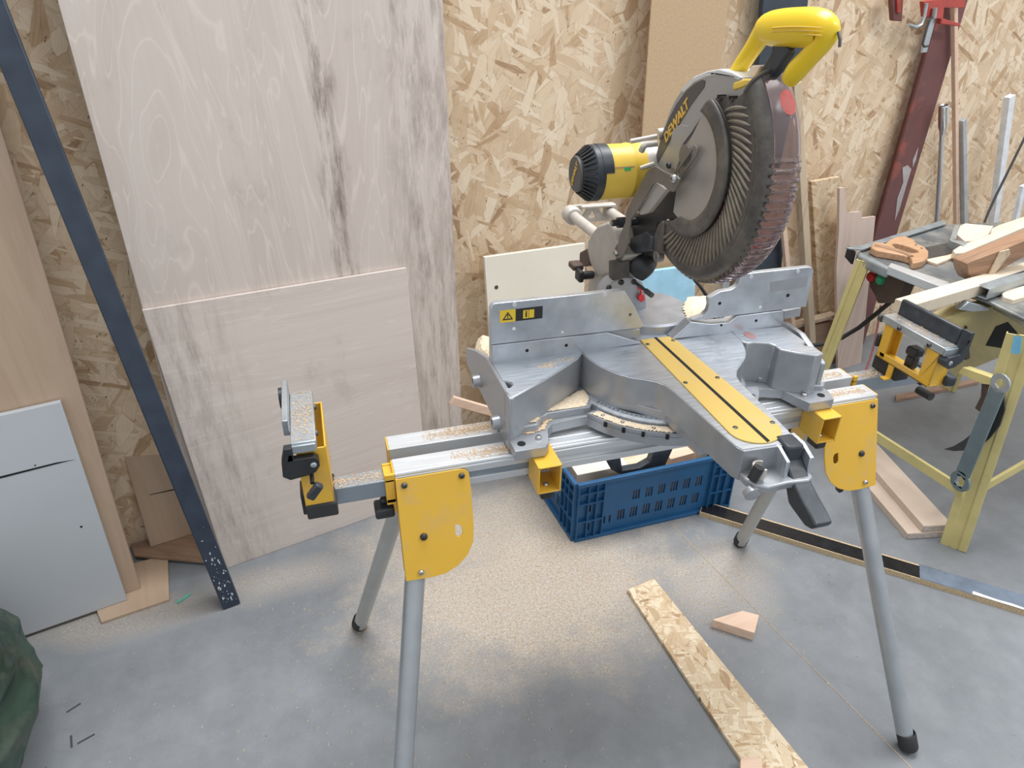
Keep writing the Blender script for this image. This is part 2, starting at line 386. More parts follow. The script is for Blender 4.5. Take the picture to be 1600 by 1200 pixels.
def text(name, s, size, depth, mat, parent, o, ex, ey, off=0.0, shear=0, spacing=1.0):
    cu = bpy.data.curves.new(name, 'FONT'); cu.body = s; cu.size = size; cu.extrude = depth; cu.align_x = 'CENTER'; cu.align_y = 'CENTER'; cu.offset = off; cu.shear = shear; cu.space_character = spacing
    cu.resolution_u = 3
    t = bpy.data.objects.new(name, cu); COL.objects.link(t)
    bpy.context.view_layer.update()
    me = bpy.data.meshes.new_from_object(t.evaluated_get(bpy.context.evaluated_depsgraph_get()))
    COL.objects.unlink(t); bpy.data.objects.remove(t)
    ex = Vector(ex).normalized(); ey = Vector(ey); ey = (ey - ex * ey.dot(ex)).normalized(); ez = ex.cross(ey)
    M = Matrix((ex, ey, ez)).transposed().to_4x4(); M.translation = Vector(o); me.transform(M)
    me.materials.clear(); me.materials.append(MT(mat)); me.name = name
    ob = bpy.data.objects.new(name, me); COL.objects.link(ob)
    if parent is not None: attach(ob, parent)
    return ob
def frame(o, ex, ey):
    ex = Vector(ex).normalized(); ey = Vector(ey); ey = (ey - ex * ey.dot(ex)).normalized(); ez = ex.cross(ey)
    M = Matrix((ex, ey, ez)).transposed().to_4x4(); M.translation = Vector(o); return M
def board(name, fr, poly, t, mat, label, cat, group=None, parent=None, bev=.0015, holes=()):
    """flat board: poly in the frame's own xy, thickness towards -z (away from the viewer when z faces the room)"""
    b = mb(); b.prism([(x, y, 0) for x, y in poly], (0, 0, -t), [[(x, y, 0) for x, y in h] for h in holes])
    b.v = [tuple(fr @ Vector(p)) for p in b.v]
    o = b.build(name, mat, parent, bev, frame=fr)
    if parent is None: tag(o, label, cat, group)
    return o

# ================================================================== THE ROOM
WA = math.radians(11.0)
W0 = Vector((0, 1.017, 0)); WX = Vector((math.cos(WA), math.sin(WA), 0)); WN = Vector((math.sin(WA), -math.cos(WA), 0))
b = mb(); b.bx((-4, -5, -.12), (7, 4, 0)); struct(b.build('floor', 'concrete', smooth=False), 'smooth grey concrete floor dusted with fine saw dust')
FW = frame(W0, WX, (0, 0, 1))
b = mb(); b.box((1.0, 1.25, -.03), (9, 2.5, .06)); b.v = [tuple(FW @ Vector(p)) for p in b.v]
struct(b.build('wall_back', 'osb_wall', frame=FW, smooth=False), 'back wall lined with pale oriented strand board')
# concrete joint line
b = mb(); p, q = Vector((.942, .46, .0006)), Vector((1.10, -.52, .0006)); b.bar(p + (p - q) * .6, q, .0016, .001)
jo = b.build('joint_line', 'sawdust_dark', None); attach(jo, bpy.data.objects['floor'])

for (u, v, u2, v2) in ((104, 1113, 126, 1099), (111, 1149, 112, 1168), (121, 1162, 148, 1147)):
    b = mb(); b.bar(on_z(u, v, .0005), on_z(u2, v2, .0005), .0045, .0006); attach(b.build('scuff_mark', 'graphite'), bpy.data.objects['floor'])
def lean(foot, ang, tilt):
    ex = Vector((math.cos(math.radians(ang)), math.sin(math.radians(ang)), 0)); mm = Vector((-ex.y, ex.x, 0)); t = math.radians(tilt)
    return frame(foot, ex, mm * math.sin(t) + Vector((0, 0, 1)) * math.cos(t))
def L(fr, u, v):
    p = on_pl(u, v, fr.translation, fr.col[2].to_3d()); q = fr.inverted() @ p; return (q.x, q.y)
def wallframe(dist, tilt=0):
    """upright plane standing `dist` out of the back wall at the floor, leaning back"""
    return lean(W0 + WN * dist, 11, tilt)

# ---- boards leaning at the left
fr = lean((-.464, .691, 0), 14.5, 5.5)
board('plywood_offcut', fr, [(-.012, 0), (.668, 0), (.676, .822), (-.037, .84)], .012, 'plywood_cross', 'square whitewashed plywood offcut leaning low in front of the tall plywood sheet', 'plywood')
fr2 = lean(Vector((-.464, .691, 0)) + Vector((-.25, .968, 0)) * .056, 14.5, 2.6)
xl = L(fr2, 97, 0); xl2 = L(fr2, 213, 462); xr = L(fr2, 690, 0); xr2 = L(fr2, 716, 560)
board('plywood_sheet', fr2, [(xl2[0] + (xl2[0] - xl[0]) * .2, 0), (xr2[0], 0), (xr[0] + .01, 2.3), (xl[0], 2.3)], .015, 'plywood', 'tall weathered plywood sheet with dark vertical smudges leaning against the wall', 'plywood')
fo = lean((-.711, .662, .0095), 14.5, 5.0)
a0 = L(fo, 221, 922); a1 = L(fo, 99, 500); a2 = L(fo, 5, 200)
board('oak_board', fo, [(a0[0] - .9, 0), (a0[0], 0), (a2[0] + .02, 2.0), (a2[0] - .9, 2.0)], .022, 'oak', 'tall warm oak-coloured board leaning behind the white panel', 'board')
fwp = lean((-.739, .625, .0095), 14.0, 5.5)
t0 = L(fwp, 94.5, 628); t1 = L(fwp, 0, 649)
wpp = board('white_chipboard', fwp, [(-.55, 0), (0, 0), (t0[0], t0[1]), (t0[0] - .55, t0[1])], .018, ['white_laminate'], 'white laminated chipboard panel with a saw cut, leaning at the far left', 'panel')
c0 = L(fwp, 0, 746); c1 = L(fwp, 88, 724); c2 = L(fwp, 117, 718)
b = mb(); b.prism([(c0[0] - .02, c0[1] - .003, .0006), (c1[0], c1[1] - .002, .0006), (c2[0], c2[1], .0006), (c1[0], c1[1] + .0025, .0006), (c0[0] - .02, c0[1] + .003, .0006)], (0, 0, -.001)); b.v = [tuple(fwp @ Vector(p)) for p in b.v]
b.build('saw_cut', 'gap_dark', wpp)
for (u, v, r) in ((127, 823, .003), (55, 727, .002)):
    q = L(fwp, u, v); b = mb(); b.lathe([(0, 0), (0, r), (.0008, r), (.0008, 0)], fwp @ Vector((q[0], q[1], 0)), fwp.col[2].to_3d(), 10); b.build('drill_hole', 'gap_dark', wpp)
b = mb(); b.prism([(-.55, -.0001, 0), (0, -.0001, 0), (0, -.0001, -.018), (-.55, -.0001, -.018)], (0, -.001, 0)); b.v = [tuple(fwp @ Vector(p)) for p in b.v]; b.build('raw_edge', 'chip_edge', wpp)

# dark steel bar leaning across them
fb = lean((-.45, .524, 0), 14, 9.5)
pl0, pl1 = L(fb, 349, 953), L(fb, 105, 360); pr0, pr1 = L(fb, 376, 943), L(fb, 148, 360)
def ext(p, q, yy): k = (yy - p[1]) / (q[1] - p[1]); return (p[0] + (q[0] - p[0]) * k, yy)
poly = [pl0, pr0, ext(pr0, pr1, 2.05), ext(pl0, pl1, 2.05)]
sb = board('steel_bar', fb, poly, .05, 'bar_paint', 'dark blue-black painted steel bar leaning diagonally with white paint flecks at its foot', 'steel bar', bev=.003)
b = mb()
for i in range(60):
    k = (R_.random() * .16 if i % 4 else R_.random() * .3); y = .02 + k; s = R_.random(); xl_ = ext(pl0, pl1, y)[0]; xr_ = ext(pr0, pr1, y)[0]; x = xl_ + (xr_ - xl_) * (.1 + .8 * s); w = .0006 + R_.random() ** 2 * .0022; h = w * (.4 + R_.random() * 2.2)
    b.prism([(x - w, y - h * .6, .0004), (x + w * .4, y - h, .0004), (x + w, y + h * .3, .0004), (x - w * .2, y + h, .0004)], (0, 0, .0004))
b.v = [tuple(fb @ Vector(p)) for p in b.v]; q = b.build('paint_flecks', 'paint_fleck', sb); q['kind'] = 'stuff'

# low scraps between oak board and bar
fs_ = lean(Vector((-.70, .83, .018)), 13, 9)
pc = [L(fs_, 187, 690), L(fs_, 262, 678), L(fs_, 330, 815), L(fs_, 232, 845)]
so = board('plywood_scrap', fs_, [(pc[3][0], 0), (pc[3][0] + .26, 0), (pc[0][0] + .28, pc[0][1]), pc[0]], .012, 'oak', 'small plywood scrap with a pencil-dark saw kerf standing behind the steel bar', 'plywood')
k0, k1 = L(fs_, 234, 773), L(fs_, 280, 763); b = mb(); b.prism([(k0[0], k0[1] - .001, .0005), (k1[0], k1[1] - .002, .0005), (k1[0], k1[1] + .002, .0005), (k0[0], k0[1] + .001, .0005)], (0, 0, .0004)); b.v = [tuple(fs_ @ Vector(p)) for p in b.v]; b.build('saw_kerf', 'gap_dark', so)
def slab(name, px, z0, z1, mat, label, cat, group=None, bev=.001):
    """flat piece lying level: outline pixels taken on its own top face"""
    pts = [on_z(u, v, z1) for u, v in px]; c = sum(pts, Vector()) / len(pts); d = (pts[1] - pts[0]).normalized()
    fr_ = frame((c.x, c.y, z0), d, Vector((-d.y, d.x, 0)))
    b = mb(); b.prism(pts, (0, 0, z0 - z1)); o = b.build(name, mat, None, bev, frame=fr_); tag(o, label, cat, group); return o
slab('floor_board', [(158, 972), (264, 936), (262, 866), (130, 900)], .0, .009, 'oak', 'thin brown board scrap lying flat under the oak board', 'board')
slab('floor_plank', [(210, 868), (345, 880), (330, 828), (205, 850)], .0095, .0175, 'brown_wood', 'dark brown plank scrap lying behind the foot of the steel bar', 'plank')
b = mb(); p0, p1 = on_z(277, 942, .002), on_z(297, 928, .002); b.bar(p0, p1, .008, .002); tag(b.build('strap_scrap', 'green_strap'), 'short piece of green plastic strapping on the floor', 'strapping')

# ---- tarpaulin bottom left
def tarp():
    rnd = random.Random(3); W = [(rnd.uniform(-1, 1), rnd.uniform(.3, 1), rnd.uniform(3, 20), rnd.random() * 6.3) for _ in range(14)]
    def fn(i, j):
        a = -PI * .6 + i * PI * 1.2; h = j * .47
        bulge = 1 + .10 * math.sin(PI * min(1, j * 1.15)) - .05 * math.cos(j * 11)
        top = math.sqrt(max(0, 1 - max(0, (j - .55) / .45) ** 2.2)) * .93 + .07
        f = 0
        for (kx, ky, fq, p_) in W:
            s_ = math.sin(fq * (kx * a * .55 + ky * j * 1.3) + p_); f += (1 - abs(s_)) ** 2 * .30 / fq - .10 / fq
        r = .315 * bulge * top + f * .22 * (.4 + .6 * top)
        return Vector((-1.165 + r * math.cos(a), .12 + (r * 1.25) * math.sin(a), .001 + h + f * .12 * j))
    b = mb(); b.grid(fn, 110, 90); o = b.build('tarpaulin', 'tarp', ang=50)
    md = o.modifiers.new('thick', 'SOLIDIFY'); md.thickness = .003
    tag(o, 'dark green crumpled tarpaulin draped over a bundle at the bottom left corner', 'tarpaulin')
tarp()

# ---- floor pieces in front
slab('osb_strip', [(980, 921), (1022, 904), (1264, 1200), (1286, 1230), (1195, 1240), (1167, 1200)], 0, .011, 'osb_strip', 'long strand board strip lying on the floor in front of the saw', 'board strip')
wb = [(1112, 972), (1160, 954), (1187, 960), (1181, 998)]
slab('wedge_block', [(1113, 968), (1160, 954), (1186, 961), (1179, 989)], 0, .030, 'peach_wood', 'five-sided pinkish wooden wedge offcut lying on the concrete', 'offcut', bev=.0008)
slab('wood_block', [(1157, 1184), (1190, 1183), (1192, 1215), (1157, 1215)], .0112, .032, 'peach_wood', 'small wooden block resting on the strand board strip at the bottom edge', 'block')
b = mb(); p0, p1, p2 = on_z(1092, 806), on_z(1360, 898), on_z(1600, 962)
d = (p2 - p0).normalized(); pe = p0 + d * 1.25; nrm = Vector((-d.y, d.x, 0)); 
if nrm.y < 0: nrm = -nrm
fl = frame(p0, d, nrm)
strip = thing('laminate_strip', p0, 'black laminated chipboard strip lying on the floor behind the right leg', 'strip')
def S(a, b_, c): return p0 + d * a + nrm * b_ + Vector((0, 0, c))
b = mb(); b.prism([S(0, 0, 0), S(0, .065, 0), S(0, .065, .018), S(0, 0, .018)], d * 1.25); b.build('core', 'particle', strip)
b = mb(); b.prism([S(.003, .003, .0181), S(.003, .057, .0181), S(.003, .057, .0195), S(.003, .003, .0195)], d * .66); b.build('black_face', 'chip_black', strip)
b = mb(); b.prism([S(.663, .001, .0181), S(.663, .066, .0181), S(.663, .066, .0205), S(.663, .001, .0205)], d * .30); b.build('grey_foil', 'foil', strip)
b = mb(); b.prism([S(.966, .001, .0181), S(.966, .064, .0181), S(.966, .064, .0205), S(.966, .001, .0205)], d * .283); b.build('black_face', 'chip_black', strip)
b = mb(); b.prism([S(.80, .0005, .0206), S(.965, .0005, .0206), S(.96, .005, .0206), S(.90, .011, .0206), S(.865, .009, .0206), S(.803, .014, .0206)], (0, 0, .0006)); b.build('torn_patch', 'cream_board', strip)

# ================================================================== THINGS STANDING AGAINST THE WALL, RIGHT HALF
def px_board(name, dist, tilt, px, t, mat, label, cat, group=None, bev=.0015, z0=None, vb=550):
    fr = wallframe(dist, tilt); pts = [L(fr, u, v) for u, v in px]
    if z0 is not None: pts = [(x, z0 if v > vb else y) for (x, y), (u, v) in zip(pts, px)]
    x0 = sum(p[0] for p in pts) / len(pts); f2 = fr @ Matrix.Translation((x0, 0, 0))
    return board(name, f2, [(x - x0, y) for x, y in pts], t, mat, label, cat, group, bev=bev), f2
def upright(name, dist, tilt, top, bot, zlow, wdt, t, mat, label, cat, ztop=None, group=None, bev=.002):
    """straight stick: two pixels on its centre line give its direction in the leaning plane"""
    fr = wallframe(dist, tilt); a, b_ = Vector(L(fr, *top)), Vector(L(fr, *bot)); d = (a - b_).normalized()
    lo = b_ + d * ((zlow - b_.y) / d.y); hi = a if ztop is None else b_ + d * ((ztop - b_.y) / d.y)
    n = Vector((d.y, -d.x)) * (wdt / 2); f2 = fr @ Matrix.Translation((lo.x, 0, 0))
    P = [lo - n, lo + n, hi + n, hi - n]
    return board(name, f2, [(p.x - lo.x, p.y) for p in P], t, mat, label, cat, group, bev=bev), f2
# cream board with a hole behind the left fence
o, f2 = px_board('cream_panel', .14, 4, [(757, 402), (914, 380), (912, 640), (777, 655)], .015, 'cream_board', 'cream coloured panel with a drilled hole behind the left fence', 'panel', z0=0)
q = L(f2, 775.5, 449); b = mb(); b.lathe([(0, 0), (0, .007), (.0006, .007), (.0006, 0)], f2 @ Vector((q[0], q[1], 0)), f2.col[2].to_3d(), 14); b.build('drilled_hole', 'housing', o)
q0, q1 = L(f2, 757, 402), L(f2, 914, 380)
upright('hardboard_panel', .20, 4.2, (1069, 120), (1040, 430), 0, .30, .006, 'hardboard', 'tall brown hardboard panel leaning on the wall behind the saw guard', 'panel', 2.3)
px_board('blue_panel', .27, 5, [(1002, 426), (1089, 414), (1077, 590), (993, 600)], .02, 'blue_board', 'pale blue board standing on the floor behind the motor arm of the saw', 'panel', z0=0)
upright('anthracite_panel', .13, 2.4, (1226, 30), (1192, 430), 0, .205, .02, 'anthracite', 'wide dark anthracite panel leaning on the wall behind the yellow handle', 'panel', 2.4)
o, f2 = upright('timber_stud', .19, 2.5, (1247, 130), (1264, 420), 0, .034, .03, 'stud_wood', 'weathered grey-brown timber stud standing right of the dark panel', 'timber')
upright('thin_batten', .17, 3, (1217, 250), (1232, 415), 0, .022, .016, 'peach_wood', 'thin reddish batten standing in front of the dark panel', 'timber')
upright('brown_batten', .155, 2.5, (1250, 205), (1261, 420), 0, .025, .02, 'hardwood', 'narrow brown batten tucked behind the weathered stud', 'timber')
upright('aluminium_strip', .155, 3, (1136, 437), (1134, 455), 0, .032, .01, 'grey_tube', 'pale aluminium strip standing below the blade guard', 'metal strip')
px_board('osb_offcut', .10, 1.2, [(1268, 284), (1312, 276), (1309, 492), (1281, 500)], .018, 'osb_sheet', 'narrow upright strand board offcut beside the timber stud', 'board')
px_board('brown_base_board', .135, 2, [(1238, 514), (1330, 497), (1326, 560), (1236, 585)], .03, 'brown_wood', 'dark brown board standing on edge at the foot of the wall', 'board', z0=0)
px_board('batten_ledge', .14, 0, [(1240, 509), (1309, 491), (1309, 496), (1240, 514.5)], .04, 'stud_wood', 'short pale batten lying on the dark brown base board', 'timber')
px_board('notched_plywood', .19, 3.0, [(1312, 294), (1320, 293), (1320.5, 327), (1328, 332), (1345.5, 331), (1347, 341), (1368, 338), (1362, 395), (1354, 480), (1343.8, 573.4), (1324, 579), (1309, 580), (1307, 420), (1311, 361)], .012, 'scrap_ply', 'pinkish plywood scrap with stepped notched top leaning on the wall', 'plywood', z0=0)

# red oxide steel column
FC = wallframe(.062, 0)
xl_c = (L(FC, 1364, 374)[0] + L(FC, 1445, 107)[0]) / 2; xr_c = (L(FC, 1401, 365)[0] + L(FC, 1487, 87)[0]) / 2; cx = (xl_c + xr_c) / 2; hw = (xr_c - xl_c) / 2
col_ = thing('steel_column', W0 + WX * cx + WN * .03, 'red oxide painted steel column standing at the wall, paint flaking near its foot', 'column')
def WP(x, z, dz): return W0 + WX * x + WN * dz + Vector((0, 0, z))
b = mb(); b.prism([WP(cx - hw, 0, .061), WP(cx + hw, 0, .061), WP(cx + hw, 0, .052), WP(cx - hw, 0, .052)], (0, 0, 3.2)); b.build('front_flange', 'red_oxide', col_)
b = mb(); b.prism([WP(cx - .02, 0, .052), WP(cx + .02, 0, .052), WP(cx + .02, 0, .001), WP(cx - .02, 0, .001)], (0, 0, 3.2)); b.build('web', 'red_oxide', col_)
for pp in ([(1432, 236), (1435, 230), (1431, 250), (1426, 262), (1426, 250)], [(1410, 262), (1418, 258), (1424, 264), (1416, 290), (1405, 328), (1398, 345), (1402, 310), (1411, 285)]):
    b = mb(); b.prism([FC @ Vector(L(FC, u, v) + (0,)) for u, v in pp], WN * .0006); b.build('flaked_patch', 'bare_patch', col_)
# clamps hanging on the column
cl = thing('bar_clamp', WP(cx + .0, 1.75, .09), 'red bar clamp with grey steel bar hanging high on the red column', 'clamp')
FK = frame(WP(cx, 0, .10), WX, (0, 0, 1))
def KP(u, v, dz=0): return FK @ Vector(L(FK, u, v) + (dz,))
b = mb(); b.bar(KP(1470, -20), KP(1443, 82), .030, .008, WN); b.build('bar', 'galv', cl, .001)
b = mb(); b.prism([KP(1436, 2), KP(1502, -8), KP(1500, 12), KP(1468, 12), KP(1466, 30), KP(1438, 26)], WN * .02); b.build('jaw', 'red_clamp', cl, .003)
b = mb(); b.prism([KP(1464, 28), KP(1492, 36), KP(1495, 41), KP(1462, 37)], WN * .02); b.build('lower_jaw', 'red_clamp', cl, .002)
b = mb(); b.path([KP(1436, 5, .03), KP(1433, 25, .03), KP(1428, 38, .03), KP(1420, 42, .03), KP(1409, 38, .03)], .006); b.build('crank', 'galv', cl)
b = mb(); b.path([KP(1444, 25, .03), KP(1436, 45, .03), KP(1430, 68, .03), KP(1433, 72, .03), KP(1439, 71, .03)], .004); b.build('tommy_bar', 'dark_steel', cl)
b = mb(); b.tube(KP(1449, 12, .03), KP(1447, 28, .03), .009); b.build('spindle', 'steel', cl)
FV = frame(WP(0, 0, .05), WX, (0, 0, 1))
def VP(u, v, dz=0): return FV @ Vector(L(FV, u, v) + (dz,))
c2_ = thing('hanging_clamp', VP(1396, 30), 'red-brown clamp hanging on the wall left of the red column', 'clamp')
b = mb(); b.prism([VP(1386, -10), VP(1405, -10), VP(1402, 33), VP(1389, 32)], WN * .02); b.build('body', 'red_oxide', c2_, .003)
b = mb(); b.prism([VP(1391, -10), VP(1399, -10), VP(1397, 20), VP(1392, 20)], WN * .028); b.build('slide', 'red_clamp', c2_, .002)
# slim things standing behind the table saw
def rod(name, dist, tilt, top, bot, r, mat, label, cat):
    fr = wallframe(dist, tilt); a, b_ = Vector(L(fr, *top)), Vector(L(fr, *bot)); d = (a - b_).normalized(); lo = b_ + d * ((.0 - b_.y) / d.y)
    return fr, fr @ Vector((lo.x, lo.y, 0)), fr @ Vector((a.x, a.y, 0))
fr, lo, hi = rod('breaker_bar', .16, 2.5, (1475, 165), (1463, 350), .012, 'chrome', '', '')
bb = thing('socket_bar', lo, 'chrome socket wrench bar leaning on the wall beside the red column', 'wrench'); d = (hi - lo).normalized()
b = mb(); b.tube(lo, hi - d * .12, .0105); b.build('shaft', 'chrome', bb)
b = mb(); b.lathe([(0, 0), (0, .011), (.02, .014), (.035, .0185), (.12, .0195), (.123, .017), (.12, .012), (.11, .011), (.11, 0)], hi - d * .122, d, 20); b.build('socket', 'chrome', bb)
upright('wooden_stick', .10, .4, (1494, -20), (1497, 350), 0, .020, .018, 'peach_wood', 'long slim wooden stick standing on the wall right of the red column', 'stick', 2.4)
upright('grey_tube', .14, 2, (1508, 187), (1510, 350), 0, .024, .024, 'grey_tube', 'short grey metal tube standing behind the table saw', 'tube')
upright('white_profile', .15, 2.5, (1583, 150), (1557, 345), 0, .038, .03, 'white_tube', 'white square profile leaning on the wall behind the table saw', 'profile')
upright('pale_profile', .22, 2.5, (1602, 290), (1590, 345), 0, .028, .02, 'white_tube', 'pale profile at the right edge behind the brown mitre block', 'profile')

# ================================================================== SAW STAND
H = .824; RW = .0446; RG = .015; YF = -RG - RW
stand = thing('saw_stand', (.5, 0, 0), 'folding saw stand with two aluminium rails, yellow brackets and four splayed tubular legs', 'saw stand')
def rail(name, y0, sgn):
    """extruded rail; sgn = +1 outer face towards +y"""
    # profile in (y, z): y measured from inner face outwards
    pr_ = [(0, 0), (0, -.050), (RW, -.050), (RW, -.036), (RW - .007, -.036), (RW - .007, -.022), (RW, -.022), (RW, -.009), (RW - .002, -.007), (RW, -.004), (RW - .0015, 0), (RW - .010, .0), (RW - .0115, -.0012), (RW - .013, 0), (.016, 0), (.0145, -.0012), (.013, 0)]
    b = mb(); b.prism([(0, y0 + sgn * y, H + z) for y, z in pr_], (1.0, 0, 0)); o = b.build(name, 'alu', stand, .0008); return o
fr_r = rail('front_rail', -RG, -1); rr_r = rail('rear_rail', RG, 1)
for o, ys in ((fr_r, -RG - .003), (rr_r, RG)):      # dark slot along the outer face
    pass
for x in (-.0025, 1.0):
    for s in (-1, 1):
        b = mb(); b.bx((x, s * (RG + .001), H - .049), (x + .0025, s * (RG + RW - .001), H - .001)); b.build('rail_end_cap', 'yellow', fr_r if s < 0 else rr_r)
LEANK = .328
def on_br(u, v): return on_pl(u, v, (0, YF, H), (0, 1, -LEANK))
outl = [(617.5, 749.4), (717.5, 732.5), (727.5, 733.8), (732.5, 738.8), (736, 765), (737, 780), (740, 817.5), (739.4, 846), (730, 867.5), (715, 883.8), (695, 896), (672.5, 902), (634.4, 908)]
P0 = [on_br(u, v) for u, v in outl]
sl = [on_br(711, 820), on_br(714, 819), on_br(719.5, 820), on_br(722, 824), on_br(722.5, 833), on_br(719, 837), on_br(714.5, 838), on_br(711.5, 834)]
def mir(p, mx, my): return Vector((1 - p.x if mx else p.x, -p.y if my else p.y, p.z))
nl = Vector((0, -1, LEANK)).normalized()
for mx in (0, 1):
    for my in (0, 1):
        sx, sy = (-1 if mx else 1), (-1 if my else 1)
        nn = Vector((0, nl.y * sy, nl.z))
        T = lambda p: mir(p, mx, my)
        b = mb(); b.prism([T(p) + nn * .0015 for p in P0], -nn * .003, [[T(p) + nn * .0015 for p in sl]])
        # outer end flange, folded back from the plate
        a0, a1 = P0[0], P0[-1]; e = Vector((0, .045, 0)); e1 = Vector((0, .012, -.0))
        b.prism([T(a0), T(a1), T(a1 + e1), T(a0 + e)], (.003 * sx, 0, 0))
        # second (inner) plate of the folded bracket
        b.prism([T(Vector((p.x * .62, p.y, p.z))) - nn * .042 for p in P0], nn * .003)
        br = b.build('leg_bracket', 'yellow', stand, .0006)
        for (u, v, r, h, m_) in ((631.5, 758, .0055, .005, 'dark_steel'), (721, 742.8, .0055, .005, 'dark_steel'), (657.8, 893.1, .0052, .006, 'steel'), (661.9, 838, .0068, .006, 'black')):
            bolt('bolt', T(on_br(u, v)) + nn * .0014, nn, r, h, br, m_, hexr=(m_ != 'black'))
        # leg
        foot = Vector((-.105, -.357, 0)); top = on_br(655, 855) + Vector((.002, .030, 0)); d = (top - foot).normalized(); top = top + d * .02
        leg_m = 'leg_alu' if my == 0 else 'leg_grey'
        b = mb(); b.tube(T(foot + d * .02), T(top), .0185, seg=28); lg = b.build('leg', leg_m, stand)
        b = mb(); ft = T(foot); dd = (T(top) - ft).normalized()
        b.lathe([(.0, 0), (.0, .0195), (.004, .0212), (.040, .0212), (.043, .0195), (.043, .0187)], ft + Vector((0, 0, .003)), dd, 26)
        lo_ = min(v_[2] for v_ in b.v); b.v = [(x_, y_, z_ - lo_) for x_, y_, z_ in b.v]
        b.build('rubber_foot', 'rubber', lg)
        # release lever hidden behind the leg
        q0 = on_br(662, 880) ; q0 = Vector((q0.x, q0.y + .018, q0.z)); base = T(q0 + Vector((.016, 0, 0)))
        b = mb(); b.prism([base, base + Vector((.012 * sx, 0, 0)), base + Vector((.014 * sx, 0, -.045)), base + Vector((.010 * sx, 0, -.058)), base + Vector((-.001 * sx, 0, -.055)), base + Vector((-.003 * sx, 0, -.03))], (0, .014 * sy, 0)); b.build('release_lever', 'black', stand, .003)
# extension arms
def arm(x0, x1, yc, zt, name):
    b = mb(); b.bx((x0, yc - .0175, zt - .034), (x1, yc + .0175, zt)); return b.build(name, 'arm_steel', stand, .0015)
arm(-.148, .30, -.0385, H - .013, 'extension_arm'); arm(.70, 1.20, .0355, H - .013, 'extension_arm')
for x0, yc, s in ((-.010, -.0385, -1), (1.0, .0355, 1)):      # yellow collars at the rail ends
    b = mb(); xa, xb = (x0 - .008, x0 + .008) if s < 0 else (x0 + .003, x0 + .012)
    b.bx((xa, yc - .024, H - .058), (xb, yc - .0182, H + .002)); b.bx((xa, yc + .0182, H - .058), (xb, yc + .024, H - .006)); b.bx((xa, yc - .024, H - .013), (xb, yc + .024, H - .008)) ; b.bx((xa, yc - .024, H - .062), (xb, yc + .024, H - .050))
    b.build('arm_collar', 'yellow', stand, .001)
    b = mb(); xm = (xa + xb) / 2 + (s * .012 if s < 0 else .02); b.tube((xm, yc, H - .062), (xm, yc, H - .074), .007); b.bx((xm - .018, yc - .022, H - .094), (xm + .016, yc + .012, H - .073)); b.build('clamp_knob', 'black_grip', stand, .004)
b = mb(); b.bx((-.158, -.060, H - .054), (-.146, -.018, H - .010)); b.build('arm_end_cap', 'rubber', stand, .002)
b = mb(); b.bx((1.198, .014, H - .052), (1.212, .058, H - .008)); b.build('arm_end_cap', 'rubber', stand, .002)
# mounting brackets: yellow box channels across the rails, clamped below the saw feet
for xc, yb in ((.262, .125), (.842, .125)):
    b = mb(); t = .003; x0, x1 = xc - .0215, xc + .0215; y0 = -.118; z0, z1 = H - .052, H + .006
    mo = 'mounting_bracket'
    b.bx((x0, y0, z0), (x0 + t, YF - .002, z1)); b.bx((x1 - t, y0, z0), (x1, YF - .002, z1)); b.bx((x0, y0, z0), (x1, YF - .002, z0 + t)); b.bx((x0, y0, z1 - t), (x1, YF - .002, z1))
    b.bx((x0, YF - .002, H + .0005), (x1, yb, H + .006))
    mbk = b.build(mo, 'yellow', stand, .0008)
    bolt('bolt', (xc, y0 + .02, z0 + t), (0, 0, 1), .0055, .005, mbk, 'steel')
    b = mb(); b.bx((xc - .012, y0 + .008, z0 - .022), (xc + .012, y0 + .04, z0)); b.build('clamp_lever', 'black', mbk, .004)
# work supports at both ends
def support(xs, side, name, ylo, yhi, zt, ycl):
    """head with steel plate running front to back; side=-1: stop plate on the left, +1 right"""
    root = bpy.data.objects.new(name, None)
    x0, x1 = xs
    b = mb(); b.bx((x0, ylo, zt - .016), (x1, yhi, zt)); pl = b.build('support_plate', 'galv', stand, .0012)
    b = mb(); xa = x0 if side < 0 else x1
    yl = ylo + .005
    for yq in (ylo + .035, ylo + .115):
        xb = x1 if side < 0 else x0; bolt('bolt', (xb, yq, zt - .010), (1 if side < 0 else -1, 0, 0), .0048, .004, pl, 'dark_steel')
    return pl
# left head
zt = .94
pl = support((-.155, -.117), -1, 'work_support', -.093, .064, zt, 0)
b = mb(); b.bx((-.1545, -.0975, zt - .017), (-.1185, -.093, zt - .003)); b.build('folded_end', 'galv', pl, .001)
dust_patches = []
b = mb(); b.prism([(-.165, .072, zt - .006), (-.165, -.060, zt - .006), (-.165, -.060, zt + .022), (-.165, .072, zt + .022)], (.0095, 0, 0)); st_ = b.build('stop_plate', 'galv', stand, .001)
b = mb(); q = [(-.174, -.104, zt - .052), (-.172, -.104, zt - .025), (-.1655, -.104, zt - .002), (-.1545, -.104, zt - .002), (-.154, -.104, zt - .024), (-.124, -.104, zt - .0235), (-.117, -.104, zt - .030), (-.117, -.104, zt - .042), (-.124, -.104, zt - .052), (-.135, -.104, zt - .056), (-.164, -.104, zt - .060)]
b.prism([(x, y + .155, z) for x, y, z in q], (0, .01, 0)); b.build('stop_arm', 'black', stand, .003)
b = mb(); b.prism(q, (0, .014, 0)); sa = b.build('stop_arm', 'black', stand, .003)
bolt('pivot_bolt', (-.126, -.104, zt - .0375), (0, -1, 0), .005, .003, sa, 'galv')
b = mb(); b.lathe([(0, 0), (0, .018), (.006, .018), (.006, 0)], (-.171, .045, zt + .003), (1, 0, 0), 18); b.build('roller_edge', 'black', stand)
b = mb()
for yq in (-.088, .048): b.bx((-.150, yq, H - .030), (-.104, yq + .003, zt - .018))
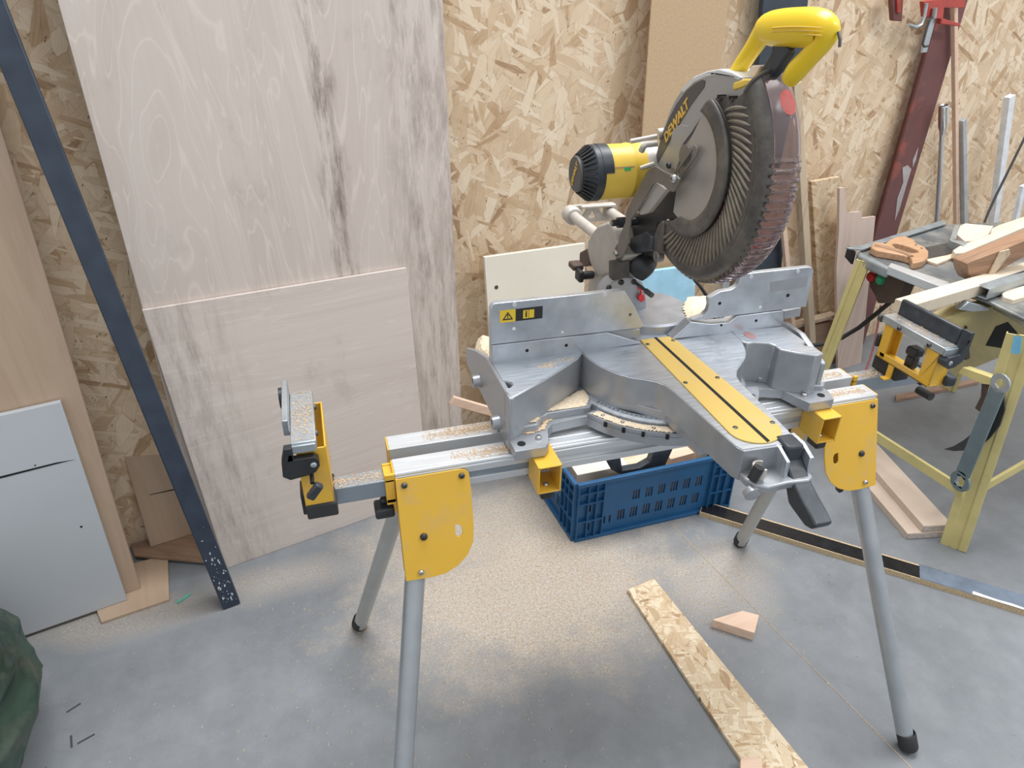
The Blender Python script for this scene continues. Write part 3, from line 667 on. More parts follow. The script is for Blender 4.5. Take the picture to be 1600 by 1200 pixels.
b.bx((-.107, -.088, H - .010), (-.104, .051, zt - .017)); b.bx((-.150, -.088, H - .012), (-.104, .051, H - .009)); b.build('head_frame', 'yellow', stand, .0015)
b = mb(); b.bx((-.150, -.092, H - .040), (-.100, -.01, H - .012)); b.build('head_clamp', 'rubber', stand, .003)
b = mb(); b.tube((-.132, -.090, zt - .062), (-.132, -.112, zt - .066), .0035); kb = b.build('knob_stem', 'black', stand)
b = mb(); b.box((-.130, -.118, zt - .078), (.014, .012, .030), Matrix.Rotation(math.radians(38), 3, 'Y')); b.build('height_knob', 'black_grip', stand, .003)
# right head
x0, x1 = 1.085, 1.119
pl = support((x0, x1), 1, 'work_support', -.100, .066, zt, 0)
b = mb(); b.bx((x0 + .001, -.1045, zt - .017), (x1 - .001, -.100, zt - .002)); b.build('folded_end', 'galv', pl, .001)
b = mb(); b.bx((x1 + .001, -.092, zt - .012), (x1 + .012, .064, zt + .034)); b.build('stop_plate', 'black_grip', stand, .004)
b = mb(); q = [(x0 + .002, -.113, zt - .034), (x0, -.113, zt - .024), (x0 + .006, -.113, zt - .016), (x1 - .004, -.113, zt - .013), (x1 + .002, -.113, zt + .004), (x1 + .004, -.113, zt + .034), (x1 + .013, -.113, zt + .034), (x1 + .014, -.113, zt - .016), (x1 + .008, -.113, zt - .030), (x1 - .006, -.113, zt - .040), (x0 + .012, -.113, zt - .042)]
b.prism(q, (0, .02, 0)); sa = b.build('stop_arm', 'black_grip', stand, .003); bolt('pivot_bolt', (x0 + .012, -.113, zt - .028), (0, -1, 0), .005, .003, sa, 'galv')
b = mb(); b.tube((x0 + .004, .066, zt - .010), (x0 + .004, .074, zt - .010), .009); b.build('plate_stub', 'dark_steel', stand)
zb = H + .022
b = mb()
for yq, wq in ((-.092, .030), (.032, .022)):
    b.bx((x0 + .002, yq, zb), (x0 + .005, yq + wq, zt - .017)); b.bx((x0 + .002, yq if yq < 0 else yq + wq - .003, zb), (x0 + .040, (yq if yq < 0 else yq + wq - .003) + .003, zt - .017))
b.bx((x0 + .002, -.092, zb), (x0 + .005, .054, zb + .014)); b.bx((x0 + .002, -.092, zb), (x0 + .040, .054, zb + .003)); b.bx((x0 + .037, -.092, zb), (x0 + .040, -.07, zt - .017)); b.bx((x0 + .037, .036, zb), (x0 + .040, .054, zt - .017))
b.build('head_frame', 'yellow', stand, .0012)
b = mb(); b.bx((x0 + .001, .000, H - .010), (x0 + .006, .014, zb)); b.bx((x0 - .012, .000, H - .012), (x0 + .006, .014, H - .008)); b.build('head_hook', 'yellow', stand, .001)
b = mb(); b.bx((x0 + .006, -.010, H - .012), (x0 + .042, .062, zb)); b.build('head_clamp', 'rubber', stand, .004)
b = mb(); b.bx((x0 + .012, -.030, zb + .004), (x0 + .034, -.010, zb + .035)); b.bx((x0 + .010, -.034, zb + .034), (x0 + .036, -.006, zb + .054)); b.build('height_knob', 'black', stand, .005)
b = mb(); b.box((x0 + .052, -.085, zb + .012), (.024, .042, .024), Matrix.Rotation(-.3, 3, 'Z')); b.build('clamp_knob', 'black_grip', stand, .006)
b = mb(); b.tube((x0 + .045, -.04, H - .02), (x0 + .045, -.075, H - .018), .009); b.build('clamp_grip', 'rubber', stand)
b = mb(); b.bx((x0 - .002, .056, zt - .075), (x0 + .010, .066, zt - .045)); b.build('side_knob', 'black', stand, .004)

# ================================================================== MITRE SAW
XC, YC, ZT = .553, .075, .94
saw = thing('mitre_saw', (XC, YC, H + .008), 'yellow and silver sliding mitre saw with raised head, dusty guard and long yellow kerf plate', 'mitre saw')
def xpoly(px, x): return [on_x(u, v, x) for u, v in px]
def ypoly(px, y): return [on_y(u, v, y) for u, v in px]
def zpoly(px, z): return [on_z(u, v, z) for u, v in px]
def pc(c, r, deg): return (c[0] + r * math.cos(math.radians(deg)), c[1] + r * math.sin(math.radians(deg)))
ZB = H + .0075
# --- base
out_ = [(.207, -.088), (.262, -.088), (.272, -.076), (.284, -.036), (.298, -.022), (.352, -.016)]
arc_ = [pc((XC, YC), .205, a) for a in range(206, 335, 4)]
rgt_ = [(.752, -.016), (.785, -.030), (.797, -.066), (.806, -.088), (.862, -.088), (.872, -.06), (.872, .27), (.86, .285), (.215, .285), (.205, .27)]
b = mb(); b.prism([(x, y, ZB) for x, y in out_ + arc_ + rgt_], (0, 0, .020)); base = b.build('base', 'cast', saw, .003)
b = mb(); b.prism([(x, y, ZB + .018) for x, y in arc_] + [(x, y, ZB + .018) for x, y in [pc((XC, YC), .181, a) for a in range(332, 204, -4)]], (0, 0, .009)); rim = b.build('detent_plate', 'cast', base, .002)
for a in (218, 228, 238, 250, 262, 300, 318):
    p = pc((XC, YC), .2055, a); b = mb(); b.box((p[0], p[1], ZB + .021), (.006, .004, .010), Matrix.Rotation(math.radians(a + 90), 3, 'Z')); b.build('detent_notch', 'gap_dark', rim)
b = mb(); b.prism(zpoly([(768.7, 567.5), (784.2, 595), (792, 595.5), (799, 597.5), (801, 601.5), (797, 605), (789, 606.5), (788, 611), (799.9, 621.9), (850, 594), (885, 572), (903, 559.5), (910.4, 551), (911, 546)], ZT), (0, 0, ZB + .018 - ZT)); b.build('wing', 'cast', base, .003)
b = mb(); b.prism(zpoly([(1143, 517), (1143, 519), (1151, 528), (1158, 533), (1168, 536), (1179, 534.8), (1200, 536), (1210.7, 539), (1219, 545.8), (1245, 551), (1276.7, 555.4), (1287.7, 552), (1272.6, 541), (1257.4, 539), (1255, 536.8), (1259.5, 533.4), (1224.4, 509)], ZT), (0, 0, ZB + .018 - ZT)); b.build('wing', 'cast', base, .003)
for px_ in ([(770.5, 567.5), (785.5, 594.5), (793, 595), (800.5, 597.5), (802.5, 601.5), (798, 606), (791, 607), (790, 610.5), (800.5, 619.5), (850, 592), (885, 570), (902, 558.5), (908, 551), (909, 547)], [(1145, 517.5), (1152, 527), (1159, 531.5), (1168, 534.5), (1179, 533.2), (1200, 534.4), (1211.5, 537.4), (1220, 544), (1246, 549.2), (1276, 553.4), (1284.5, 551.3), (1271, 542), (1256, 539.7), (1253, 537), (1257, 533.4), (1223, 511)]):
    b = mb(); b.prism(zpoly(px_, ZT + .0003), (0, 0, -.0006)); b.build('wing_face', 'cast_machined', base)
p = on_z(1171, 524, ZT); b = mb(); b.prism([(p.x + .010 * math.cos(t), p.y + .016 * math.sin(t), ZT + .0004) for t in [i * PI / 8 for i in range(16)]], (0, 0, .0004)); b.build('red_mark', 'faded_red', base)
b = mb(); b.prism([(.2045, -.053, ZB), (.2045, .285, ZB), (.2045, .285, .868), (.2045, .20, .905), (.2045, .10, ZT - .001), (.2045, -.053, ZT - .001)], (.010, 0, 0)); b.build('side_wall', 'cast', base, .003)
b = mb(); b.prism([(.862, -.045, ZB), (.862, .28, ZB), (.862, .28, .87), (.862, .09, ZT - .001), (.862, .03, ZT - .001), (.862, -.045, ZT - .03)], (-.012, 0, 0)); b.build('side_wall', 'cast', base, .003)
for y, z in ((.165, .853), (.012, .850)):
    b = mb(); b.lathe([(.002, .0065), (-.012, .0065), (-.012, .013), (.002, .015), (.002, .0065)], (.203, y, z), (1, 0, 0), 18); lugp = b.build('carry_lug', 'cast', base)
    b = mb(); b.tube((.194, y, z), (.200, y, z), .0066); b.build('lug_hole', 'gap_dark', lugp)
b = mb(); b.prism(zpoly([(799, 670), (841, 663), (847, 651), (857, 645.5), (922, 635.5), (928, 622), (925, 606), (905, 603), (850, 634), (799, 663)], .866), (0, 0, -.016)); b.build('raised_deck', 'cast', base, .003)
b = mb(); b.prism(zpoly([(1165, 577), (1185, 590), (1215, 592), (1235, 600), (1287, 603), (1290, 596), (1240, 585), (1215, 575), (1180, 572)], .862), (0, 0, -.012)); b.build('raised_deck', 'cast', base, .003)
if False: b.path([(.214, -.03, ZB + .0205), (.262, -.055, ZB + .0205), (.276, -.03, ZB + .0205), (.295, .0, ZB + .0205), (.34, .014, ZB + .0205), (.372, .018, ZB + .0205)], .0045, 8); pass
for (x, y) in ((.224, -.068), (.847, -.068)):
    b = mb(); b.lathe([(0, 0), (0, .0075), (.0006, .0075), (.0006, 0)], (x, y, ZB + .0201), (0, 0, 1), 14); b.build('foot_hole', 'gap_dark', base)
for (x, y) in ((.258, -.060), (.813, -.060)): bolt('bolt', (x, y, ZB + .020), (0, 0, 1), .006, .006, base, 'steel')
for a in (214, 226, 243, 300, 322):
    p = pc((XC, YC), .193, a); bolt('bolt', (p[0], p[1], ZB + .027), (0, 0, 1), .0048, .003, base, 'dark_steel')
# --- turntable, arm and kerf plate
b = mb(); b.lathe([(0, .166), (0, .180), (.012, .180), (.016, .176), (.016, .166)], (XC, YC, ZB + .020), (0, 0, 1), 80, math.radians(195), math.radians(345), (1, 0, 0)); sc_ = b.build('mitre_scale', 'cast_machined', saw)
b = mb()
for i in range(41):
    a = 205 + i * 3.0
    if 250 < a < 292: continue
    p = pc((XC, YC), .1715, a); b.box((p[0], p[1], ZB + .0364), (.007 if i % 5 == 0 else .004, .0008, .0006), Matrix.Rotation(math.radians(a), 3, 'Z'))
q = b.build('scale_marks', 'gap_dark', sc_); q['kind'] = 'stuff'
dl = [pc((XC, YC), .166, a) for a in range(330, 573, 6)][::1]
dl = [pc((XC, YC), .166, a) for a in range(-38, 219, 5)]
tt = dl + [(.438, -.043), (.458, -.056), (.474, -.068), (.484, -.084), (.4885, -.11), (.503, -.285), (.508, -.296), (.600, -.300), (.606, -.290), (.620, -.11), (.626, -.088), (.638, -.070), (.654, -.056), (.668, -.043)]
b = mb(); b.prism([(x, y, .884) for x, y in tt], (0, 0, ZT - .001 - .884)); tb = b.build('turntable', 'cast', saw, .003)
b = mb(); b.prism([(XC + (x - XC) * .985, YC + (y - YC) * .988, ZT - .0012) for x, y in tt], (0, 0, .0012)); b.build('turntable_face', 'cast_machined', tb)
b = mb(); b.prism([(x, y, .866) for x, y in tt[:-14] + [(.45, -.05), (.49, -.09), (.497, -.2), (.61, -.2), (.618, -.09), (.656, -.05)]], (0, 0, .019)); b.build('turntable_skirt', 'cast', tb, .002)
kp = [(.5175, .088), (.5115, -.245)] + [(.5555 + .0440 * math.cos(math.radians(a)), -.248 - .040 * math.sin(math.radians(a))) for a in range(176, 0, -8)] + [(.5995, -.245), (.5865, .088)]
b = mb(); b.prism([(x, y, ZT) for x, y in kp], (0, 0, .0022)); k_ = b.build('kerf_plate', 'yellow_plate', tb, .0006)
b = mb(); b.prism([(.5480, .090, ZT + .0023), (.5545, .090, ZT + .0023), (.5600, -.2855, ZT + .0023), (.5535, -.2875, ZT + .0023)], (0, 0, .0003)); b.build('kerf_slot', 'gap_dark', k_)
for (u, v) in ((1012, 538), (1052, 532), (1071, 598), (1121, 590), (1149, 668), (1207, 660)):
    p = on_z(u, v, ZT + .0022); bolt('screw', p, (0, 0, 1), .0042, .0014, k_, 'dark_steel')
# arm end with fork and locking lever
b = mb(); b.prism([(.5075, -.296, .886), (.5075, -.312, .886), (.514, -.330, .886), (.530, -.340, .886), (.566, -.338, .886), (.600, -.342, .886), (.612, -.336, .886), (.618, -.315, .886), (.607, -.296, .886)], (0, 0, .014)); b.build('arm_shelf', 'cast', tb, .003)
b = mb(); b.prism([(.5655, -.272, .888), (.5655, -.328, .888), (.5655, -.326, .928), (.5655, -.300, .9395), (.5655, -.272, .9395)], (.006, 0, 0)); b.build('fork_cheek', 'cast_machined', tb, .001)
b = mb(); b.prism([(.607, -.272, .888), (.607, -.328, .888), (.607, -.326, .928), (.607, -.300, .9395), (.607, -.272, .9395)], (.007, 0, 0)); b.build('fork_cheek', 'cast_machined', tb, .001)
b = mb(); b.lathe([(0, 0), (0, .013), (.010, .014), (.013, .009), (.013, 0)], (.513, -.322, .8845), (0, -1, -.25), 18); b.build('boss', 'cast', tb)
b = mb(); b.tube((.513, -.322, .905), (.520, -.322, .926), .0085); b.build('latch_button', 'black', tb)
b = mb(); b.lathe([(0, .010), (.008, .013), (.022, .013), (.022, .010)], (.530, -.314, .900), (0, 0, 1), 16, 0, PI * 1.3); b.build('latch_socket', 'beige_cast', tb)
b = mb(); b.bx((.574, -.312, .902), (.605, -.276, .944)); b.build('lever_block', 'black_grip', tb, .005)
lv = xpoly([(1224, 736), (1226.5, 762), (1230, 783), (1238, 797), (1246, 808), (1256.5, 822), (1267, 828), (1274, 823), (1265, 804), (1255, 786), (1246, 769), (1240, 757), (1233, 738), (1226, 718), (1216, 708), (1210, 716)], .575)
b = mb(); b.prism(lv, (.032, 0, 0)); lev = b.build('lock_lever', 'black_grip', tb, .008, seg=4)
# --- fences
b = mb(); b.prism(ypoly([(769, 571), (769, 540), (949, 519.5), (1003, 536.5), (911, 550.5)], YC), (0, .024, 0)); lf = b.build('lower_fence', 'cast_machined', saw, .0015)
up = [(767, 539), (766.5, 484), (768.5, 478), (773, 474.5), (975.5, 453.5), (993, 481), (1006, 509.5), (1000, 512.5)]
b = mb(); b.prism(ypoly(up, YC), (0, .013, 0)); uf = b.build('upper_fence', 'cast_machined', saw, .0012)
b = mb(); b.prism(ypoly([(953, 520), (1000, 514), (1001, 527), (975, 529)], YC + .012), (0, .012, 0)); b.build('fence_slide', 'cast', uf, .001)
b = mb(); b.prism(ypoly([(1050, 530), (1080, 503), (1104, 506), (1112, 506.5), (1139, 504.5), (1152.5, 494), (1224.5, 485), (1224.5, 509.5), (1143, 520)], YC), (0, .024, 0)); rlf = b.build('lower_fence', 'cast_machined', saw, .0015)
b = mb(); b.prism(ypoly([(1081, 499), (1098, 494), (1106, 486), (1108.5, 478), (1107.5, 466.7), (1126, 455.7), (1143, 453), (1150, 449), (1155, 442), (1157, 434), (1161.8, 428.2), (1264, 417.3), (1269, 418), (1271.5, 423.5), (1260, 479.5), (1151.5, 492.5), (1088, 501)], YC), (0, .013, 0)); ruf = b.build('upper_fence', 'cast_machined', saw, .0012)
b = mb(); b.prism(ypoly([(1225, 486), (1252, 481), (1250, 494.5), (1225, 498.5)], YC + .013), (0, .02, 0)); b.build('fence_slide', 'cast', ruf, .001)
b = mb(); b.prism(ypoly([(1204, 441), (1263, 431), (1260, 448), (1205, 456.5)], YC - .0007), (0, .0006, 0)); b.build('blank_sticker', 'cast', ruf)
for par, lst in ((lf, ((823.5, 547.7, 'gap_dark', .0032), (884.8, 539.6, 'gap_dark', .0032))), (uf, ((803, 513.4, 'chalk', .0034), (878.7, 519, 'chalk', .0028), (984.7, 491.5, 'dark_steel', .003))), (rlf, ((1127, 508, 'gap_dark', .0028), (1181.5, 501, 'gap_dark', .003))), (ruf, ((1124.5, 474, 'gap_dark', .0035), (1187.7, 479.7, 'chalk', .003), (1231, 461.5, 'gap_dark', .0038)))):
    for (u, v, m_, r) in lst:
        b = mb(); b.lathe([(0, 0), (0, r), (.0006, r), (.0006, 0)], on_y(u, v, YC), (0, -1, 0), 12); b.build('screw_hole', m_, par)
for par, u, v in ((uf, 803, 473), (uf, 944, 457), (ruf, 1172, 429.5), (ruf, 1245, 421)):
    b = mb(); p = on_y(u, v, YC + .004); b.lathe([(0, 0), (.0, .0042), (.014, .0042), (.014, 0)], (p.x, YC - .0012, p.z - .002), (0, 1, 0), 14); b.build('ejector_mark', 'guard_rim_lit', par)
# warning label on the left fence
yl = YC - .0006
sx = [on_y(u, v, yl) for u, v in ((781, 485.8), (848, 479.7), (847.7, 496.5), (781, 505.2))]
zt_ = sx[0].z; zb_ = (sx[2].z + sx[3].z) / 2; x0_, x1_ = sx[0].x, sx[1].x; xm_ = on_y(805.5, 490, yl).x
b = mb(); b.bx((x0_, yl - .0004, zb_), (xm_, yl + .0006, zt_)); lab = b.build('warning_label', 'sticker_yellow', uf)
b = mb(); b.bx((xm_, yl - .0004, zb_), (x1_, yl + .0006, zt_)); b.build('label_field', 'sticker_black', lab)
cxm, czm = (x0_ + xm_) / 2, (zb_ + zt_) / 2; hh = (zt_ - zb_)
tri = [(cxm - .42 * hh, czm - .30 * hh), (cxm + .42 * hh, czm - .30 * hh), (cxm, czm + .36 * hh)]; tin = [(cxm - .27 * hh, czm - .21 * hh), (cxm + .27 * hh, czm - .21 * hh), (cxm, czm + .21 * hh)]
b = mb(); b.prism([(x, yl - .0005, z) for x, z in tri], (0, -.0004, 0), [[(x, yl - .0005, z) for x, z in tin]]); b.build('warning_triangle', 'sticker_black', lab)
text('exclamation_mark', '!', hh * .42, .0002, 'sticker_black', lab, (cxm, yl - .0007, czm - .03 * hh), (1, 0, 0), (0, 0, 1), .0004)
xi = xm_ + (x1_ - xm_) * .48; b = mb(); b.bx((xi - .44 * hh, yl - .0008, czm - .34 * hh), (xi + .44 * hh, yl - .0004, czm + .34 * hh)); b.build('manual_icon', 'sticker_yellow', lab)
text('letter_i', 'i', hh * .72, .0002, 'sticker_black', lab, (xi - .20 * hh, yl - .0010, czm), (1, 0, 0), (0, 0, 1), .0006)
b = mb(); b.bx((xi - .01 * hh, yl - .0010, czm - .34 * hh), (xi + .02 * hh, yl - .0008, czm + .34 * hh)); b.build('icon_fold', 'sticker_black', lab)

# --- turntable rear, bevel post, slide
b = mb(); b.lathe([(0, .0), (.0, .092), (.018, .092), (.022, .087), (.022, 0)], (XC + .03, .195, ZT - .002), (0, 0, 1), 48); b.build('rear_turntable', 'cast', tb)
b = mb(); b.prism(ypoly([(940, 470), (945, 452), (955, 441), (968, 435), (980, 433), (992, 434), (1003, 440), (1009, 452), (1010, 480), (1008, 492), (940, 498)], .19), (0, .035, 0)); bp = b.build('bevel_plate', 'cast', saw, .003)
for (u, v, r) in ((951, 449, .006), (970.5, 441, .0062), (990.5, 440, .006)): bolt('bolt', on_y(u, v, .19), (0, -1, 0), r, .005, bp, 'dark_steel')
pb = on_y(992, 441, .185); b = mb(); b.tube(pb, pb + Vector((.012, -.045, -.008)), .0035); b.tube(pb + Vector((.009, -.034, -.006)), pb + Vector((.014, -.053, -.0094)), .0055); b.build('stop_screw', 'dark_steel', bp)
b = mb(); b.prism(ypoly([(996, 462), (1000, 458), (1005, 460), (1006, 467), (1000, 471), (996, 468)], .186), (0, -.006, 0)); b.path([on_y(997, 449, .182), on_y(1001, 452, .182), on_y(1002, 459, .182)], .0022, 8); b.build('red_tag', 'red', bp, .001)
for i in range(7):
    a = math.radians(118 + i * 11); c = on_y(982, 480, .222); b = mb(); b.box((c.x + .062 * math.cos(a), .224, c.z + .062 * math.sin(a) * 1.0), (.010, .010, .006), Matrix.Rotation(-a, 3, 'Y')); b.build('bevel_tooth', 'cast', bp, .001)
pv = xpoly([(925, 363), (934, 352), (947, 347), (955, 352), (960, 362), (962, 378), (975, 400), (970, 410), (958, 416), (951, 428), (938.5, 432.6), (928, 424.7), (921.6, 411), (917, 391), (918, 377)], .50)
b = mb(); b.prism(pv, (.075, 0, 0)); post = b.build('slide_housing', 'cast_dusty', saw, .010, seg=3)
b = mb(); b.prism(xpoly([(921, 425), (951, 428), (948, 470), (915, 475)], .505), (.07, 0, 0)); b.build('post_foot', 'cast_dusty', post, .004)
b = mb(); b.prism(xpoly([(905, 394), (917, 388), (921, 414), (912, 417), (904, 414)], .505), (.04, 0, 0)); b.build('rear_cover', 'housing', post, .004)
p = on_x(908, 431, .47); b = mb(); b.tube(p, p + Vector((.03, 0, 0)), .009); b.box(p + Vector((-.004, .0, .002)), (.012, .030, .026)); b.build('bevel_clamp', 'black', post, .004)
b = mb(); b.box(p + Vector((-.002, .028, .014)), (.026, .034, .014)); b.build('clamp_handle', 'housing', post, .004)
b = mb(); b.prism(ypoly([(957, 412), (985, 407), (984, 434), (971, 436), (957, 439)], .165), (0, .02, 0)); b.build('stop_block', 'dust_black', bp, .002)
# slide tubes with rear yoke
zr = 1.077; yk = .51
for x in (.519, .617):
    b = mb(); b.tube((x, .24, zr), (x, yk, zr), .0125, seg=24); b.build('slide_tube', 'beige_cast', saw)
b = mb(); b.lathe([(0, 0), (0, .0195), (.006, .0215), (.030, .0215), (.034, .0185), (.034, .0125)], (.519, yk + .006, zr), (0, -1, 0), 26); yo = b.build('slide_yoke', 'beige_cast', saw)
b = mb(); b.prism([(.525, yk, zr + .0215), (.625, yk, zr + .0215), (.636, yk, zr + .012), (.636, yk, zr - .012), (.62, yk, zr - .0215), (.525, yk, zr - .0215)], (0, -.008, 0), [[(.546, yk, zr + .012), (.560, yk, zr + .012), (.546, yk, zr - .010)], [(.562, yk, zr - .013), (.573, yk, zr + .006), (.584, yk, zr - .013)], [(.586, yk, zr + .012), (.602, yk, zr + .012), (.602, yk, zr - .008)]]); b.build('yoke_web', 'beige_cast', yo, .001)
b = mb(); b.bx((.540, yk - .022, zr + .015), (.628, yk - .004, zr + .0215)); b.build('yoke_lip', 'beige_cast', yo, .002)

# --- head: pivot parts, motor
b = mb(); b.prism(xpoly([(962, 372), (975, 340), (1000, 330), (1030, 300), (1062, 296), (1060, 345), (1028, 352), (1022, 395), (1005, 402), (985, 405), (968, 400)], .540), (.05, 0, 0)); ha = b.build('head_arm', 'black', saw, .005)
b = mb(); b.prism(xpoly([(984, 372), (1009, 362), (1018, 372), (1017, 392), (990, 396), (982, 384)], .522), (.03, 0, 0)); b.build('arm_shell', 'black_grip', ha, .004)
p = on_x(965, 348, .500); b = mb(); b.tube(p + Vector((-.012, 0, 0)), p + Vector((.0, 0, 0)), .0065); b.tube(p, p + Vector((.028, 0, 0)), .0105); b.tube(p + Vector((.028, 0, 0)), p + Vector((.055, 0, 0)), .008); b.build('pivot_pin', 'black_grip', ha)
b = mb(); b.tube(p + Vector((-.016, 0, 0)), p + Vector((-.010, 0, 0)), .005); b.build('pin_tip', 'steel', ha)
p2 = p + Vector((.050, 0, 0)); b = mb()
for i in range(5): b.lathe([(0, .008), (0, .0135), (.0035, .0135), (.0035, .008)], p2 + Vector((.012 + i * .006, 0, 0)), (1, 0, 0), 16)
b.tube(p2, p2 + Vector((.042, 0, 0)), .010); b.build('return_spring', 'dark_steel', ha)
b = mb(); b.tube(p2 + Vector((-.006, 0, 0)), p2 + Vector((.009, 0, 0)), .0125); b.build('spring_collar', 'galv', ha)
c0_ = on_x(1003, 415, .545); b = mb(); b.lathe([(-.024, .0), (-.022, .018), (-.012, .025), (.006, .027), (.02, .023), (.024, .012), (.025, 0)], c0_, (.6, -.35, -.5), 24); b.build('dust_chute', 'black', ha)
p = on_x(1009, 430, .545); b = mb(); b.tube(p, p + Vector((0, .02, .016)), .008); b.build('chute_nozzle', 'black_grip', ha)
MY, MZ = .200, 1.2475
MO = Vector((.402, MY, MZ))
b = mb(); b.lathe([(0, 0), (0, .031), (.004, .033)], MO, (1, 0, 0), 40); mcap = b.build('motor_cap', 'badge', saw)
b = mb(); b.lathe([(.004, .030), (.010, .034), (.024, .0475), (.028, .0510), (.042, .0515), (.044, .049)], MO, (1, 0, 0), 48); msh = b.build('motor_end_shell', 'black_grip', mcap)
b = mb()
for i in range(30):
    a = 2 * PI * i / 30; e = Vector((0, math.cos(a), math.sin(a)))
    b.bar(MO + Vector((.0065, 0, 0)) + e * .0345, MO + Vector((.0255, 0, 0)) + e * .0495, .0035, .004, e)
q = b.build('cooling_fins', 'black', mcap); q['kind'] = 'stuff'
text('motor_lettering', 'DEWALT', .0125, .0004, 'letter', mcap, MO + Vector((-.0006, 0, 0)), (0, -.45, .9), (0, .9, .45), .0003)
b = mb(); b.lathe([(.042, 0), (.042, .0495), (.044, .0500), (.098, .0500), (.1, .0512), (.104, .0512), (.106, .0500), (.128, .050), (.128, 0)], MO, (1, 0, 0), 48); mot = b.build('motor_body', 'yellow_motor', saw)
b = mb(); b.lathe([(.0, 0), (0, .0495), (.012, .052), (.026, .052), (.026, 0)], MO + Vector((.126, 0, 0)), (1, 0, 0), 40); b.build('gear_case', 'beige_cast', mot)
e1 = Vector((0, -.80, .60)).normalized(); b = mb(); b.lathe([(0, 0), (.0, .051), (.055, .0515)], MO + Vector((.030, 0, 0)), (1, 0, 0), 12, -.35, .35, e1)
b = mb(); b.lathe([(0, .0500), (.0, .0522), (.020, .0520), (.020, .0500)], MO + Vector((.038, 0, 0)), (1, 0, 0), 24, -1.1, .45, e1); b.build('shell_flap', 'black_grip', mcap)
e2 = Vector((0, -.93, .37)).normalized(); b = mb(); b.bar(MO + Vector((.056, 0, 0)) + e2 * .0502, MO + Vector((.098, 0, 0)) + e2 * .0502, .0022, .0016, e2); b.build('seam', 'hardwood', mot)
e2 = Vector((0, -.95, .30)).normalized(); b = mb(); b.bar(MO + Vector((.078, 0, 0)) + e2 * .0506, MO + Vector((.090, 0, 0)) + e2 * .0506, .0062, .0012, e2); b.build('inspection_sticker', 'green_sticker', mot)
for (u, v, u2, v2, r) in ((985, 221, 1026, 213, .0042), (1000, 263, 1022, 256, .0042)):
    b = mb(); b.path([on_y(u, v, .155), on_y(u2, v2, .150)], r, 12); b.build('guide_pin', 'beige_cast', mot)
b = mb(); b.path([on_y(1002, 236, .15), on_y(1005, 230, .146), on_y(1010, 226, .145), on_y(1026, 224, .145)], .0056, 12); b.build('cable_bend', 'cast_dusty', mot)
p = on_y(1027, 210, .155); b = mb(); b.lathe([(0, 0), (0, .010), (.012, .010), (.014, 0)], p, (1, 0, .1), 16); b.build('pin_boss', 'beige_cast', mot)

# --- upper guard
ug = [(1020, 264), (1023, 247), (1026.8, 233), (1034, 207), (1047, 171), (1055, 155), (1065, 140), (1084.5, 121), (1104, 112.7), (1123.5, 109), (1143, 113.6), (1159, 121.7), (1178, 140), (1185, 180), (1170, 260), (1130, 315), (1075, 320), (1036, 300)]
GX = .546
ugw = xpoly(ug, GX)
b = mb(); b.prism(ugw, (.055, 0, 0)); gd = b.build('upper_guard', 'guard_silver', saw, .0035)
cen = sum(ugw, Vector()) / len(ugw)
outr = ugw[:12]; inn = [p + (cen - p).normalized() * .0075 for p in outr]
b = mb(); b.prism([p + (p - cen).normalized() * .0012 - Vector((.0008, 0, 0)) for p in outr[6:]] + [p - Vector((.0008, 0, 0)) for p in reversed(inn[6:])], (.057, 0, 0)); b.build('guard_rim_lit', 'guard_rim_lit', gd, .002)
b = mb(); b.prism(xpoly([(1023.5, 256), (1028, 233), (1035, 210), (1045.5, 184), (1057, 162), (1072, 142), (1084.5, 131), (1097, 124.5), (1102, 126), (1100, 136), (1092, 147), (1080, 163), (1056, 203), (1028, 254)], GX - .0008), (.0012, 0, 0)); bd = b.build('badge', 'badge', gd)
t0_, t1_ = on_x(1036.5, 222, GX - .0014), on_x(1077.5, 157, GX - .0014); ey_ = on_x(1045, 176, GX - .0014) - on_x(1056, 190, GX - .0014)
text('guard_lettering', 'DEWALT', .0235, .0005, 'letter', bd, (t0_ + t1_) / 2, t1_ - t0_, ey_, .0007, .12)
# --- lower guard, built round the arbor
AX = Vector((0, .012, 1.297))
def GP(x, r, deg): a = math.radians(deg); return Vector((x, AX.y - r * math.cos(a), AX.z + r * math.sin(a)))
def interp(tab, r):
    for (r0, a0), (r1, a1) in zip(tab, tab[1:]):
        if r <= r1: return a0 + (a1 - a0) * max(0, (r - r0) / (r1 - r0))
    return tab[-1][1]
TOP = [(.088, 79), (.105, 74), (.120, 67), (.135, 58), (.146, 50), (.175, 47.5), (.20, 46.5)]
BOT = [(.088, -95), (.100, -103), (.120, -118), (.150, -124), (.170, -121), (.195, -112)]
FXL = .530
b = mb(); b.grid(lambda i, j: GP(FXL + .004 * (i > .3) * 0, .088 + i * .027, (lambda a0, a1: a0 + (a1 - a0) * j)(interp(TOP, .088 + i * .027), interp(BOT, .088 + i * .027))), 4, 70)
nb = len(b.v)
o = b.build('guard_ring', 'guard_dark', saw); md = o.modifiers.new('thick', 'SOLIDIFY'); md.thickness = .006; md.offset = -1; lgd = o
b = mb(); b.grid(lambda i, j: GP(FXL + .0035 - .001 * math.sin(i * PI), .114 + i * .056, (lambda a0, a1: a0 + (a1 - a0) * j)(interp(TOP, .114 + i * .056), interp(BOT, .114 + i * .056))), 8, 80); b.build('guard_face', 'guard_dark', lgd)
for k in range(36):
    a = 46 - k * 4.45
    if a < -112: break
    b = mb(); pts = [GP(FXL + .0015 + (.0015 if q_ in (0, 5) else 0), .117 + .0095 * q_, a + 7 - 2.6 * q_) for q_ in range(6)]; b.path(pts, [.0008, .0024, .0030, .0032, .0029, .0010], 6); b.build('rib', 'rib', lgd)
